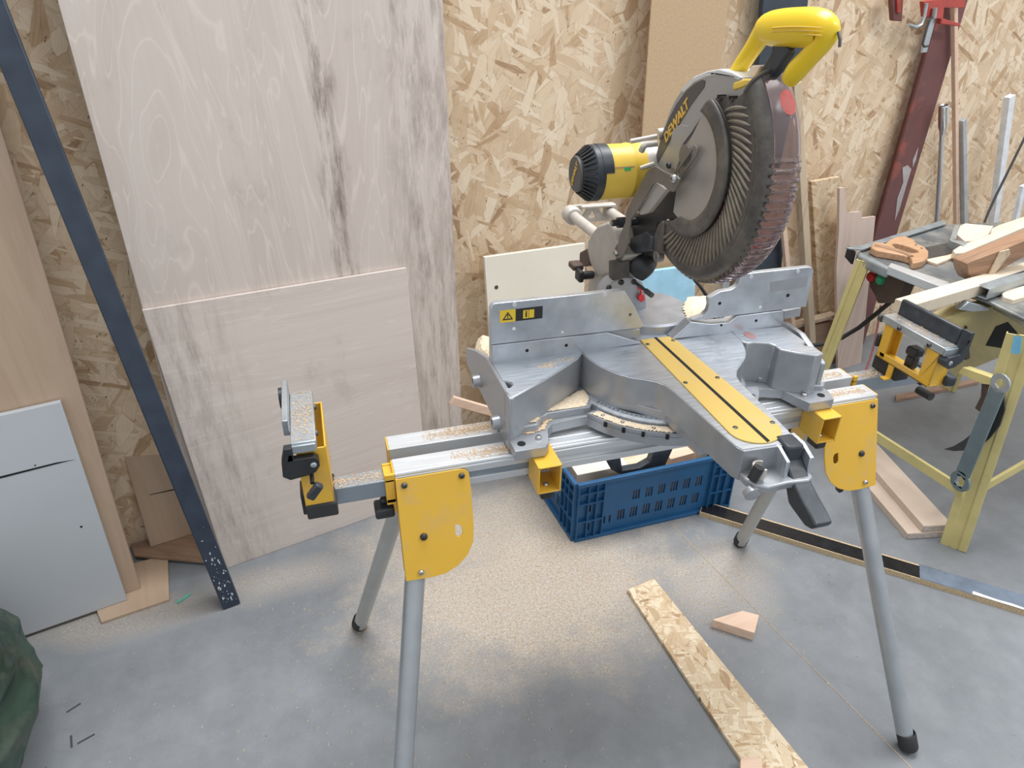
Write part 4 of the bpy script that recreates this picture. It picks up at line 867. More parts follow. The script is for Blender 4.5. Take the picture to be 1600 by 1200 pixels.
PROF = [(.5335, .168), (.535, .177), (.539, .184), (.546, .189), (.556, .192), (.572, .193), (.588, .1905), (.598, .185), (.605, .176), (.607, .166)]
def band(i, j):
    k = i * (len(PROF) - 1); k0 = min(int(k), len(PROF) - 2); t = k - k0; x = PROF[k0][0] + (PROF[k0 + 1][0] - PROF[k0][0]) * t; r = PROF[k0][1] + (PROF[k0 + 1][1] - PROF[k0][1]) * t
    a0, a1 = 47.5 + 9 * i, -118 - 2 * i; a = a0 + (a1 - a0) * j
    if a < 17 and x > .549: r += .0034 * (1 if math.sin(math.radians(a * 88)) > -.1 else -1) * min(1, (17 - a) / 6)
    return GP(x, r, a)
b = mb(); b.grid(lambda i, j: band(i * .37, j), 6, 120); b.build('guard_shoulder', 'guard_dark', lgd)
b = mb(); b.grid(lambda i, j: band(.37 + i * .63, j), 10, 330); o = b.build('clear_cover', 'smoked', lgd, ang=30); md = o.modifiers.new('thick', 'SOLIDIFY'); md.thickness = .0025
b = mb(); b.grid(lambda i, j: GP(.606, .06 + i * .108, 56 - 176 * j), 4, 60); b.build('far_face', 'smoked', lgd)
b = mb(); b.path([band(i / 12, 0) + Vector((0, 0, .001)) for i in range(13)], .0028, 8); b.build('cover_lip', 'guard_dark', lgd)
# warning roundel on the clear cover
b = mb(); vs = []; pts = [(0, 0)] + [(math.cos(t), math.sin(t)) for t in [i * PI / 12 for i in range(24)]]
for (cx_, cy_) in pts:
    x = .578 + cx_ * .0125; a = 37 + cy_ * 5.6; r = .1945; k = [p_ for p_ in PROF if p_[0] <= x][-1]; vs.append(GP(x, k[1] + .0009, a))
b.add(vs, [(0, 1 + i, 1 + (i + 1) % 24) for i in range(24)]); b.build('red_roundel', 'red_clamp', lgd)
b = mb(); b.lathe([(0, 0), (0, .132), (.0025, .132), (.0025, 0)], (XC + .001, AX.y - .025, AX.z - .012), (1, 0, 0), 72); bl = b.build('saw_blade', 'blade_red', saw)
b = mb()
for i in range(60):
    p = GP(XC + .0022, .1335, i * 6) + Vector((0, -.025, -.012)); b.box(p, (.0035, .003, .005), Matrix.Rotation(math.radians(i * 6), 3, 'X'))
q = b.build('blade_teeth', 'steel', bl); q['kind'] = 'stuff'
b = mb(); b.lathe([(0, 0), (0, .0925), (.003, .0925), (.003, 0)], (FXL - .001, AX.y + .004, AX.z - .001), (1, 0, 0), 64, math.radians(-97), math.radians(97)) ; 
dpts = [GP(FXL - .001, .0925, a) for a in range(80, -118, -6)] + xpoly([(1052, 330), (1062, 260), (1075, 225), (1098, 178)], FXL - .001)
b = mb(); b.prism(dpts, (.0025, 0, 0)); dsc = b.build('guard_disc', 'disc_steel', lgd, .0006)
for (u, v) in ((1110, 174.5), (1128, 259.5), (1103, 338), (1058, 349.5), (1044, 346)):
    p = on_x(u, v, FXL); b = mb(); b.lathe([(0, 0), (0, .0042), (.0014, .0038), (.0018, .0018), (.001, .0014), (.001, 0)], p, (-1, 0, 0), 14); b.build('rivet', 'cream_board', lgd)
b = mb(); b.prism(xpoly([(1027, 352), (1034, 344), (1036, 350), (1034, 395), (1027, 398), (1020, 398), (1020, 370)], FXL - .003), (.016, 0, 0)); b.build('guard_end', 'guard_dark', lgd, .003)
p = on_x(1022.5, 401, FXL - .006); b = mb(); b.lathe([(0, 0), (0, .004), (.002, .004), (.002, .009), (.004, .0115), (.014, .0115), (.016, .009), (.016, 0)], p, (1, 0, 0), 22); b.build('guard_roller', 'link_steel', lgd)
for (u, v) in ((1123, 151), (1141, 153)):
    p = on_x(u, v, FXL); b = mb(); b.lathe([(0, .0040), (0, .0058), (.026, .0058), (.026, .0040)], p, (1, 0, 0), 16, math.radians(0), math.radians(200), (0, -1, 0)); b.build('scallop', 'guard_dark', lgd)
# links and brackets over the arbor
b = mb(); b.prism(xpoly([(1047, 228), (1050, 207), (1057, 197), (1065, 195), (1075, 197), (1085, 187), (1098, 175), (1100, 177), (1078, 210), (1066, 226), (1063, 246), (1056, 266), (1049, 262), (1045, 250)], GX - .004), (.004, 0, 0)); cp = b.build('arbor_plate', 'guard_silver', gd, .0008)
p = on_x(1069, 243, FXL - .004); b = mb(); b.lathe([(0, 0), (0, .0175), (.006, .0175), (.006, 0)], p, (1, 0, 0), 28); b.build('arbor_cover', 'link_steel', lgd)
def capsule(a, c, r, n=9):
    a, c = Vector(a), Vector(c); d = (c - a).normalized(); e = Vector((1, 0, 0)).cross(d)
    return [a + (e * math.cos(t) - d * math.sin(t)) * r for t in [PI * i / n for i in range(n + 1)]] + [c + (-e * math.cos(t) + d * math.sin(t)) * r for t in [PI * i / n for i in range(n + 1)]]
a_, c_ = on_x(1084, 237, FXL - .009), on_x(1054, 279, FXL - .009)
b = mb(); b.prism(capsule(a_, c_, .0098), (.003, 0, 0), [capsule(a_ + (c_ - a_) * .06, c_ - (c_ - a_) * .25, .0048)]); b.build('slotted_link', 'link_steel', lgd, .0006)
lk = xpoly([(1010, 268), (1017.5, 261), (1025, 260), (1036, 267.5), (1050, 273.8), (1056, 274), (1061, 280), (1057.5, 292.5), (1051, 300), (1042.5, 296), (1036, 290), (1025, 285), (1017.5, 290), (995, 329), (984.6, 343.7), (981.5, 372), (973, 398), (970, 403), (965.5, 404.5), (961.5, 400), (961.5, 395), (969, 366), (976.7, 347), (978, 332.5), (981, 325)], .494)
b = mb(); b.prism(lk, (.004, 0, 0)); ln_ = b.build('guard_link', 'link_steel', saw, .0008)
for (u, v, r) in ((1054, 279, .007), (963.5, 395, .0065)): bolt('link_bolt', on_x(u, v, .494), (-1, 0, 0), r, .006, ln_, 'steel')
bolt('link_bolt', on_x(1046, 258, GX - .004), (-1, 0, 0), .006, .005, gd, 'dark_steel')
b = mb(); b.prism(xpoly([(1024, 286), (1030, 287), (1040, 296), (1012, 332), (1000, 336), (996, 330), (1008, 310)], .502), (.012, 0, 0)); b.build('inner_link', 'cast_dusty', ln_, .002)
p = on_x(966, 395, .4985); b = mb(); b.lathe([(0, .0135), (0, .0165), (.01, .0165), (.01, .0135)], p, (1, 0, 0), 28); b.build('torsion_ring', 'link_steel', ln_)
b = mb(); b.lathe([(0, .010), (0, .0145), (.006, .0145), (.006, .010)], on_x(982, 392, .522), (1, 0, 0), 22); b.build('hole_ring', 'link_steel', ha)
# --- handle
hd = [(1133, 110), (1165, 64), (1191.8, 25), (1200, 22), (1212, 20.4), (1232, 18.6), (1251.7, 18.4), (1268, 19.5), (1282, 22), (1295, 27), (1300, 35), (1294, 50), (1281, 70), (1262, 90), (1240, 103), (1228, 117), (1219, 112), (1237, 84), (1252, 76), (1258, 68), (1240, 64), (1215, 65), (1202, 61), (1196, 53), (1189, 44), (1168, 76), (1144, 113)]
HC = [(1146, 122, .0125), (1160, 100, .013), (1176, 76, .0135), (1191, 53, .016), (1200, 45, .0205), (1218, 44, .0235), (1245, 43, .024), (1268, 43.5, .0235), (1284, 45, .021), (1292, 51, .017), (1286, 65, .014), (1271, 82, .0135), (1256, 98, .014), (1243, 112, .0145), (1233, 125, .012)]
def crom(P, n=5):
    o = []
    for k in range(len(P) - 1):
        p0, p1, p2, p3 = [np.array(P[min(max(q, 0), len(P) - 1)], float) for q in (k - 1, k, k + 1, k + 2)]
        for q in range(n): t = q / n; o.append(.5 * (2 * p1 + (p2 - p0) * t + (2 * p0 - 5 * p1 + 4 * p2 - p3) * t * t + (3 * p1 - p0 - 3 * p2 + p3) * t ** 3))
    return o + [np.array(P[-1], float)]
HS = crom(HC); b = mb(); b.path([on_x(q[0], q[1], .570) for q in HS], [float(q[2]) for q in HS], 22); b.v = [(.570 + (x - .570) * .88, y, z) for x, y, z in b.v]
han = b.build('handle', 'yellow_handle', saw, ang=70)
for rr_ in range(3):
    b = mb(); b.path([on_x(u, 42 + rr_ * 6 + abs(u - 1245) ** 2 * .0012, .5483 + .0009 * rr_ ** 2) for u in range(1206, 1286, 6)], .0009, 6); b.build('grip_line', 'yellow_motor', han)
b = mb(); b.prism(xpoly([(1206, 70), (1230, 70), (1232, 82), (1212, 113), (1200, 126), (1180, 126), (1190, 106), (1203, 84)], .563), (.014, 0, 0)); b.build('trigger', 'black_grip', han, .003)
b = mb(); b.prism(xpoly([(1174, 102), (1188, 102), (1182, 114), (1175, 124), (1161, 124)], .561), (.02, 0, 0)); b.build('lock_off_button', 'pine_pale', han, .002)
b = mb(); b.prism(xpoly([(1146, 128), (1160, 123), (1177, 124), (1172, 132), (1160, 138), (1146, 143), (1143, 135)], .545), (.03, 0, 0)); b.build('handle_nub', 'yellow_motor', han, .003)
p = on_x(1310, 50, .572); b = mb(); b.path([p, p + Vector((0, -.006, -.008)), p + Vector((0, -.008, -.016))], .0022, 6); b.build('frayed_end', 'dark_steel', han)
# power cable drooping behind the fence
b = mb(); b.path([on_y(1085, 437, .30), on_y(1094, 447, .29), on_y(1104, 462, .28), on_y(1112, 480, .27), on_y(1118, 505, .27)], .0042, 8); b.build('power_cable', 'black', saw)

# ================================================================== BLUE CRATE AND ITS CONTENTS
CRA = math.radians(2.0); cxx = Vector((math.cos(CRA), math.sin(CRA), 0)); cyy = Vector((-math.sin(CRA) - .05, math.cos(CRA), 0)).normalized()
C0 = Vector((.594, .516, 0)); CW, CDp, CH = .572, .385, .236
def CP(x, y, z): return C0 + cxx * x + cyy * y + Vector((0, 0, z))
crate = thing('plastic_crate', CP(CW / 2, CDp / 2, 0), 'blue slotted plastic crate full of offcuts on the floor under the saw', 'crate')
def panel(name, org, ex, n, width, slots, side):
    """slotted wall panel, org bottom corner, ex along it, n outwards"""
    h = CH - .012; P = lambda a, z: org + ex * a + Vector((0, 0, z))
    hs = []
    for (a, z0, z1) in slots: hs.append([P(a - .003, z0), P(a + .003, z0), P(a + .003, z1), P(a - .003, z1)])
    b = mb(); b.prism([P(.0, .010), P(width, .010), P(width, h), P(0, h)], -n * .0035, hs); o = b.build(name, 'crate_blue', crate)
    # rim, foot flange and corner ribs
    b = mb(); b.prism([P(-.004, h - .002), P(width + .004, h - .002), P(width + .004, CH), P(-.004, CH)], n * .014); b.build('rim', 'crate_blue', o, .002)
    b = mb(); b.prism([P(-.002, .0), P(width + .002, .0), P(width + .002, .012), P(-.002, .012)], n * .012); b.build('foot_flange', 'crate_blue', o, .001)
    for z in (.078, .150, .190):
        for a0, a1 in ((0, .088), (width - .088, width)):
            b = mb(); b.prism([P(a0, z), P(a1, z), P(a1, z + .0032), P(a0, z + .0032)], n * .012); b.build('corner_rib', 'crate_blue', o)
    for a in (.0, .034, .062, .088, width - .0905, width - .064, width - .036, width - .003):
        b = mb(); b.prism([P(a, .01), P(a + .0032, .01), P(a + .0032, h), P(a, h)], n * .012); b.build('corner_rib', 'crate_blue', o)
    return o
sl_ = []
for g in range(6):
    for k in range(3): sl_.append((.200 + g * .046 + k * .0095, .118, .158))
for g in range(7):
    for k in range(3): sl_.append((.152 + g * .046 + k * .0095, .046, .088))
sl_ += [(.048, .105, .135), (.048, .03, .06), (.103, .044, .074), (.122, .044, .074)]
fp = panel('front_panel', CP(0, 0, 0), cxx, -cyy, CW, sl_, 0)
sd = []
for g in range(4):
    for k in range(3): sd.append((.105 + g * .048 + k * .0095, .115, .158)); sd.append((.105 + g * .048 + k * .0095, .045, .088))
panel('side_panel', CP(0, CDp, 0), -cyy, -cxx, CDp, sd, 1); panel('side_panel', CP(CW, 0, 0), cyy, cxx, CDp, sd, 1); panel('rear_panel', CP(CW, CDp, 0), -cxx, cyy, CW, [(a + .03, z0, z1) for a, z0, z1 in sl_[:39]] + [(.11 + g * .046 + k * .0095, .178, .215) for g in range(8) for k in range(3)], 1)
b = mb(); b.prism([CP(0, 0, .004), CP(CW, 0, .004), CP(CW, CDp, .004), CP(0, CDp, .004)], (0, 0, .006)); b.build('crate_floor', 'crate_blue', crate)
p = on_pl(1033, 740, CP(0, -.0125, 0), cyy); b = mb(); ex = cxx; b.prism([p - ex * .036 + Vector((0, 0, -.008)), p + ex * .03 + Vector((0, 0, -.004)), p + ex * .036 + Vector((0, 0, .008)), p - ex * .036 + Vector((0, 0, .006))], -cyy * .0012); b.build('paper_label', 'cast_dusty', fp)
# offcuts in the crate, plus two added boards that darken its slots
def cbox(name, x, y, z, sx, sy, sz, rot, mat, label, grp='offcuts in the blue crate'):
    b = mb(); b.box((0, 0, 0), (sx, sy, sz)); fr_ = Matrix.Translation(CP(x, y, z)) @ Matrix.Rotation(rot, 4, 'Z'); b.v = [tuple(fr_ @ Vector(q)) for q in b.v]
    tag(b.build(name, mat, None, .001, frame=fr_), label, 'offcut', grp)
cbox('slot_shade_board', .286, .024, .098, .50, .016, .17, 0, 'brown_wood', 'added dark board standing in for shade behind the front slots of the blue crate')
cbox('slot_shade_board', .027, .205, .098, .012, .32, .17, 0, 'brown_wood', 'added dark board standing in for shade behind the left slots of the blue crate')
cbox('cardboard_offcut', .138, .215, .104, .18, .26, .180, .03, 'cream_board', 'broad beige block filling the left end of the blue crate')
cbox('timber_offcut', .300, .215, .092, .12, .25, .155, -.06, 'pine', 'stout pine offcut standing in the middle of the blue crate')
cbox('timber_offcut', .425, .135, .100, .095, .10, .170, .12, 'peach_wood', 'reddish offcut by the front of the blue crate')
cbox('timber_offcut', .425, .27, .098, .10, .14, .168, -.1, 'pine_pale', 'pale offcut at the back of the blue crate')
cbox('timber_offcut', .525, .225, .093, .05, .24, .158, .02, 'pine_pale', 'long pale offcut along the right end of the blue crate')
yh = CP(.2, .035, 0).y
U = [on_y(u, v, yh) for u, v in ((945, 712), (947, 719), (956, 735), (968, 741), (985, 741.5), (1020, 737.5), (1032, 733), (1040, 727), (1052, 701), (1024, 703), (1022, 706), (1016, 722), (1000, 731), (973, 735.5), (970, 716), (969, 708))]
zlow = min(p.z for p in U); up_ = Vector((0, 0, max(0, CH + .002 - zlow)))
b = mb(); b.prism([p + up_ * 0 for p in U], (0, .028, 0)); tag(b.build('black_handle', 'black_grip', None, .003), 'black plastic carry handle lying over the front rim of the crate', 'handle')
# reddish lath leaning behind the saw
b = mb(); fr_l = wallframe(.26, 6); a_ = fr_l @ Vector(L(fr_l, 706, 625) + (0,)); c_ = fr_l @ Vector(L(fr_l, 800, 652) + (0,)); a2 = a_ + (c_ - a_) * 2.4; b.bar(a_, a2, .016, .028); o = b.build('timber_lath', 'peach_wood', None, .001); tag(o, 'pinkish timber lath leaning low against the tall plywood behind the saw', 'timber')

# ================================================================== TABLE SAW ON THE RIGHT
TZ = .75
ts = thing('table_saw', (2.0, .6, 0), 'old table saw with worn grey steel top on yellow folding legs at the right', 'table saw')
b = mb(); b.prism(zpoly([(1341, 394), (1350, 387), (1475, 351), (1560, 347), (1660, 350), (1760, 440), (1700, 540), (1600, 497), (1545, 470), (1480, 448), (1430, 432), (1389, 417)], TZ), (0, 0, -.012)); top = b.build('table_top', 'table_steel', ts, .004)
b = mb(); b.prism(zpoly([(1340, 393), (1346, 391), (1396, 411), (1391, 420), (1385, 418), (1360, 407), (1342, 399)], TZ - .0002), (0, 0, -.036)); b.build('corner_apron', 'table_edge', top, .008)
b = mb(); b.prism(zpoly([(1387, 416), (1392, 410), (1484, 441), (1482, 450), (1476, 450)], TZ + .005), (0, 0, -.028)); b.build('edge_rail', 'alu', top, .003)
b = mb(); b.prism(zpoly([(1546, 467), (1560, 464), (1625, 486), (1620, 505), (1600, 496)], TZ - .02), (0, 0, -.024)); b.build('edge_rail', 'galv', top, .002)
b = mb(); b.prism(zpoly([(1321, 386), (1343, 384), (1475, 343), (1479, 349), (1350, 389), (1330, 388)], TZ + .012), (0, 0, -.006)); b.build('rear_guide', 'table_edge', top, .001)
p = on_z(1335, 394, TZ); b = mb(); b.prism([p, p + Vector((.02, .06, 0)), p + Vector((.02, .06, -.04)), p + Vector((0, 0, -.045))], (.008, 0, 0)); b.build('guide_clip', 'black', top)
b = mb(); b.prism(zpoly([(1440, 398), (1446, 401), (1515, 372), (1510, 370)], TZ + .0004), (0, 0, .0003)); b.build('table_slot', 'gap_dark', top)
def vleg(name, p, q, w, dirx):
    """pressed sheet leg with a raised middle fold"""
    p, q = Vector(p), Vector(q); d = (q - p).normalized(); e = Vector(dirx); e = (e - d * e.dot(d)).normalized(); n = d.cross(e)
    if n.dot(CAM - p) < 0: n = -n
    prof = [(-.5, -.016), (-.5, 0), (-.2, .0), (-.08, -.009), (.08, -.009), (.2, 0), (.5, 0), (.5, -.016), (.46, -.016), (.46, -.004), (-.46, -.004), (-.46, -.016)]
    b = mb(); b.prism([p + e * (a * w) + n * h for a, h in prof], q - p); return b.build(name, 'yellow_old', ts, .001)
vleg('leg', (1.757, .152, 0), (1.738, .205, .738), .074, (.55, -.8, 0))
vleg('leg', (1.695, .862, 0), (1.727, .808, .738), .046, (.5, -.85, 0))
vleg('leg', (2.55, .95, 0), (2.42, .85, .738), .05, (.8, -.6, 0))
b = mb(); b.bar((1.735, .175, .215), (1.712, .83, .175), .012, .034); b.build('stretcher', 'yellow_old', ts, .001)
b = mb(); b.bar((1.735, .185, .50), on_y(1655, 690, .22), .012, .032) if False else b.bar(on_y(1526, 768, .19), on_y(1665, 688, .19), .010, .03); b.build('stretcher', 'yellow_old', ts, .001)
b = mb(); b.prism([on_x(u, v, 1.76) for u, v in ((1497, 583), (1504, 574), (1549, 590), (1553, 602), (1536, 600))], (.03, 0, 0)); br_ = b.build('cross_bracket', 'yellow_old', ts, .001)
b = mb(); b.prism([on_x(u, v, 1.765) for u, v in ((1534, 596), (1548, 602), (1540, 625), (1531, 644), (1523, 638), (1532, 620))], (.02, 0, 0)); b.build('bracket_arm', 'housing', ts, .001)
p = on_x(1531, 785, 1.73); b = mb(); b.box(on_y(1519, 786, .168), (.020, .004, .030), Matrix.Rotation(.2, 3, 'Y')); b.build('fixing_plate', 'galv', ts, .002)
# saw body below the table
b = mb(); b.prism(ypoly([(1462, 505), (1500, 488), (1600, 470), (1640, 480), (1640, 540), (1560, 560), (1500, 585), (1470, 600), (1462, 560)], .42), (0, .05, 0)); bod = b.build('saw_body', 'yellow_body_shaded', ts, .006)
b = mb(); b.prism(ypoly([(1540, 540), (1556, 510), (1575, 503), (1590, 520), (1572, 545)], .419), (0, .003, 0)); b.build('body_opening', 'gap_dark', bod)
b = mb(); b.prism(ypoly([(1499, 484), (1514, 472), (1546, 481), (1545, 485), (1520, 487)], .405), (0, .02, 0)); b.build('hood_edge', 'galv', bod, .002)
b = mb(); b.prism(ypoly([(1512, 510), (1516, 560), (1509, 563), (1504, 530)], .41), (0, .01, 0)); b.build('body_flange', 'housing', bod, .001)
b = mb(); b.lathe([(0, 0), (0, .07), (.012, .07), (.012, 0)], on_y(1497, 520, .43), (0, 1, 0), 30); b.build('pulley', 'hardwood', bod)
b = mb(); b.prism([on_x(u, v, 1.79) for u, v in ((1356, 424), (1416, 436), (1402, 470), (1396, 474), (1370, 474), (1366, 462), (1358, 448))], (.05, 0, 0)); sw = b.build('switch_box', 'housing', ts, .006)
for (u, v, m_) in ((1362, 432.5, 'red'), (1376.5, 437.5, 'green')):
    p = on_x(u, v, 1.789); b = mb(); b.lathe([(-.004, 0), (-.004, .017), (.006, .017), (.006, .0125), (.012, .0125), (.014, .010), (.014, 0)], p, (-1, -.25, .1), 22); b.build('push_button', m_, sw)
b = mb(); b.path([on_y(1432, 440, .72), on_y(1405, 460, .78), on_y(1372, 488, .84), on_y(1342, 512, .9), on_y(1315, 528, .95), on_y(1290, 537, .97), on_y(1255, 542, .97), on_y(1225, 545, .97)], .0085, 10); b.build('mains_cable', 'rubber', ts)
# hanging cord
b = mb(); pts = [on_y(1376, 478, .86), on_y(1372, 505, .87), on_y(1367, 535, .87), on_y(1360, 560, .87), on_y(1350, 585, .86), on_y(1344, 605, .84)]; q = pts[-1]
pts += [Vector((q.x - .02, q.y - .02, max(.01, q.z - .12))), Vector((q.x - .06, q.y - .05, .006))]
b.path(pts, .004, 8); o = b.build('pink_cord', 'pink_cord'); tag(o, 'thin pink cord hanging from the table saw switch to the floor', 'cord')
b = mb(); b.prism([on_x(u, v, 1.725) for u, v in ((1579, 552), (1585, 524), (1597, 527), (1594, 553))], (-.0008, 0, 0))
b.build('leg_sticker', 'sticker_blue', ts)
# ring spanner hanging on the front leg, curved riving knife behind it
XS = 1.705
spn = thing('ring_spanner', on_x(1500, 752, XS), 'flat grey ring spanner hanging on the front leg of the table saw', 'spanner')
T0, B0 = on_x(1562, 599, XS), on_x(1499, 752, XS); ax = (T0 - B0).normalized(); ey = Vector((1, 0, 0)).cross(ax)
def ring(c, r, n=20): return [c + (ax * math.cos(2 * PI * i / n) + ey * math.sin(2 * PI * i / n)) * r for i in range(n)]
def hexa(c, r): return [c + (ax * math.cos(PI / 3 * i) + ey * math.sin(PI / 3 * i)) * r for i in range(6)]
b = mb(); b.prism(ring(T0, .029), (.006, 0, 0), [hexa(T0, .0145)]); b.build('ring_end', 'galv', spn, .001)
b = mb(); b.prism(ring(B0, .033), (.008, 0, 0), [hexa(B0, .018)]); b.build('ring_end', 'spanner', spn, .001)
b = mb(); b.prism([T0 - ax * .018 + ey * .023, T0 - ax * .018 - ey * .023, B0 + ax * .026 - ey * .023, B0 + ax * .026 + ey * .023], (.005, 0, 0)); b.build('shank', 'spanner', spn, .001)
b = mb(); b.prism([on_x(u, v, 1.735) for u, v in ((1474, 702), (1490, 697), (1505, 688), (1520, 676), (1532, 660), (1541, 640), (1546, 610), (1568, 606), (1570, 640), (1562, 665), (1546, 685), (1532, 697), (1510, 704), (1490, 705))], (.004, 0, 0)); o = b.build('riving_knife', 'dark_steel', None, .0005); tag(o, 'dark curved riving knife blade hanging behind the grey spanner', 'riving knife')
# ---- things on the table
slab('plywood_lath', [(1464, 412), (1440, 404), (1508, 378), (1560, 352), (1640, 325), (1640, 350), (1545, 380)], TZ + .0005, TZ + .009, 'pine', 'long thin plywood lath lying on the table saw', 'lath')
slab('pine_stick', [(1493, 396), (1489, 391), (1500, 384), (1600, 345), (1608, 352), (1506, 395)], TZ + .0095, TZ + .032, 'pine_pale', 'chamfered pale pine stick lying on the plywood lath', 'stick')
slab('pale_block', [(1495, 366), (1500, 353), (1508, 349), (1552, 353), (1544, 366), (1520, 376), (1508, 377)], TZ + .0005, TZ + .034, 'pine_pale', 'pale wooden block lying at the back of the table saw', 'block')
b = mb(); b.prism([on_z(u, v, TZ + .036) for u, v in ((1484, 374), (1492, 352), (1499, 352), (1494, 374))], (0, 0, -.002)); b.prism([on_z(u, v, TZ + .037) for u, v in ((1483, 374), (1487, 377), (1506, 383), (1512, 379), (1500, 376))], (0, 0, -.0345)); o = b.build('try_square', 'galv', None, .0006); tag(o, 'steel try square leaning on the pale block on the table saw', 'try square')
b = mb(); q = [on_y(u, v, .50) for u, v in ((1524, 377), (1527, 374), (1578, 355), (1640, 330), (1640, 352), (1575, 388), (1552, 409), (1546, 412), (1532, 405), (1526, 392))]
dz = TZ + .0005 - min(p.z for p in q); b.prism([p + Vector((0, 0, dz)) for p in q], (0, .055, 0)); o = b.build('mitre_block', 'hardwood_dark', None, .002); tag(o, 'brown hardwood mitre block lying on its side on the table saw', 'mitre block')
k = [p + Vector((0, -.0006, dz)) for p in [on_y(u, v, .50) for u, v in ((1575, 356), (1589, 352), (1590, 360), (1553, 407), (1546, 412))]]; b = mb(); b.prism(k, (0, -.006, 0)); b.build('edge_strip', 'stud_wood', o, .001)
slab('pine_batten', [(1399, 467), (1427, 477), (1600, 426), (1720, 390), (1700, 380), (1600, 410)], TZ + .004, TZ + .040, 'pine_pale', 'long square pine batten projecting left over the table saw edge', 'batten')
# square steel tube, open end towards us
tq = [on_z(u, v, TZ + .040) for u, v in ((1528, 445), (1547, 452), (1660, 415), (1645, 407))]; d_ = (tq[3] - tq[0]).normalized(); e_ = (tq[1] - tq[0]); w_ = e_.length; e_.normalize(); hq = .034
def TQ(a, c): return tq[0] + e_ * a + Vector((0, 0, -c))
b = mb(); b.prism([TQ(0, 0), TQ(w_, 0), TQ(w_, hq), TQ(0, hq)], d_ * .55, [[TQ(.003, .003), TQ(w_ - .003, .003), TQ(w_ - .003, hq - .003), TQ(.003, hq - .003)]]); o = b.build('square_tube', 'table_edge', None, .0004); tag(o, 'square steel tube with open end lying on the table saw', 'tube')
slab('pine_offcut', [(1566, 458), (1574, 453), (1640, 436), (1640, 452), (1584, 469), (1568, 464)], TZ - .006, TZ + .014, 'pine_pale', 'short pale pine offcut at the right edge of the table saw', 'offcut')
# handsaw
hs_ = thing('handsaw', on_z(1400, 395, TZ), 'old handsaw with a closed reddish wooden handle lying on the table saw', 'handsaw')
zz = TZ + .026
b = mb(); b.prism([on_z(u, v, zz) for u, v in ((1361, 386), (1363, 380), (1370, 378), (1383, 380), (1392, 373), (1400, 370), (1416, 369), (1428, 374), (1432, 380), (1444, 385), (1451, 392), (1451, 400), (1444, 407), (1432, 410), (1426, 410), (1424, 402), (1410, 398), (1388, 394), (1370, 391))], (0, 0, -.025), [[on_z(u, v, zz) for u, v in ((1393, 381), (1400, 379), (1418, 384), (1434, 390), (1435, 394), (1424, 395), (1404, 390))]]); b.build('saw_handle', 'hardwood', hs_, .005, seg=3)
b = mb(); b.path([on_z(u, v, zz - .004) for u, v in ((1366, 385), (1380, 388.5), (1398, 393), (1414, 398), (1424, 403))], [.009, .011, .0115, .011, .009], 12); b.build('worn_grip', 'hardwood_dark', hs_)
for (u, v) in ((1440, 388), (1431, 383)):
    b = mb(); b.lathe([(0, 0), (0, .004), (.0012, .004), (.0012, 0)], on_z(u, v, zz), (0, 0, 1), 12); b.build('rivet', 'dark_steel', hs_)
b = mb(); b.prism([on_z(u, v, TZ + .0105) for u, v in ((1440, 388), (1450, 404), (1480, 398), (1560, 372), (1555, 365))], (0, 0, .0012)); b.build('saw_plate', 'dark_steel', hs_)
# ---- planks on the floor below it
def plank(name, a, c, w, z0, z1, mat, label):
    a, c = Vector(a), Vector(c); d = (c - a).normalized(); n = Vector((d.y, -d.x, 0)); fr_ = frame(a, d, Vector((-d.y, d.x, 0)))
    b = mb(); b.prism([a + n * w / 2, a - n * w / 2, c - n * w / 2, c + n * w / 2], (0, 0, z1 - z0)); b.v = [(x, y, z + z0) for x, y, z in b.v]
    o = b.build(name, mat, None, .001, frame=fr_); tag(o, label, 'plank', 'planks under the table saw'); return o
pk = plank('floor_plank', (1.708, .215, 0), (1.815, .76, 0), .135, 0, .024, 'veneer_plank', 'wide beige plank lying flat on the floor under the table saw')
pk2 = plank('floor_plank', (1.738, .212, 0), (1.852, .76, 0), .098, .0245, .050, 'veneer_plank', 'narrower beige plank stacked on the wide plank under the table saw')
for o, za, zb, w, cx_, cy_ in ((pk, .002, .022, .13, 1.708, .215), (pk2, .0265, .048, .094, 1.738, .212)):
    d = Vector((.107, .545, 0)).normalized(); n = Vector((d.y, -d.x, 0)); a = Vector((cx_, cy_, 0)) - d * .0006
    b = mb(); b.prism([a + n * w / 2 + Vector((0, 0, za)), a - n * w / 2 + Vector((0, 0, za)), a - n * w / 2 + Vector((0, 0, zb)), a + n * w / 2 + Vector((0, 0, zb))], -d * .0006); b.build('end_grain', 'plank_edge', o)
slab('floor_batten', [(1400, 616), (1440, 609), (1530, 590), (1530, 596), (1440, 616), (1400, 624)], 0, .016, 'brown_wood', 'slim reddish batten lying on the floor behind the right work support', 'batten')
p = on_z(1497, 598, 0); b = mb(); b.box(p + Vector((.0, .02, .025)), (.03, .03, .05)); o = b.build('wood_block', 'peach_wood', None, .001); tag(o, 'small upright wooden block on the floor below the table saw', 'block')
b = mb(); c = on_z(1622, 745, .0) + Vector((.10, .02, .1)); b.path([c + Vector((-.10 * math.cos(t), -.0, -.09 * math.sin(t))) for t in [i * PI / 14 for i in range(15)]], .009, 10); o = b.build('rubber_hose', 'rubber'); tag(o, 'black rubber hose curling at the right edge under the table saw', 'hose')
fr_c = wallframe(.30, 0); b = mb(); b.path([fr_c @ Vector(L(fr_c, u, v) + (dz,)) for u, v, dz in ((1640, 175, -.05), (1610, 214, -.02), (1580, 258, 0), (1550, 302, .02), (1530, 328, .04), (1514, 350, .06))], .005, 8); tag(b.build('hanging_cable', 'rubber'), 'black cable stretched up to the right from the back of the table saw', 'cable')

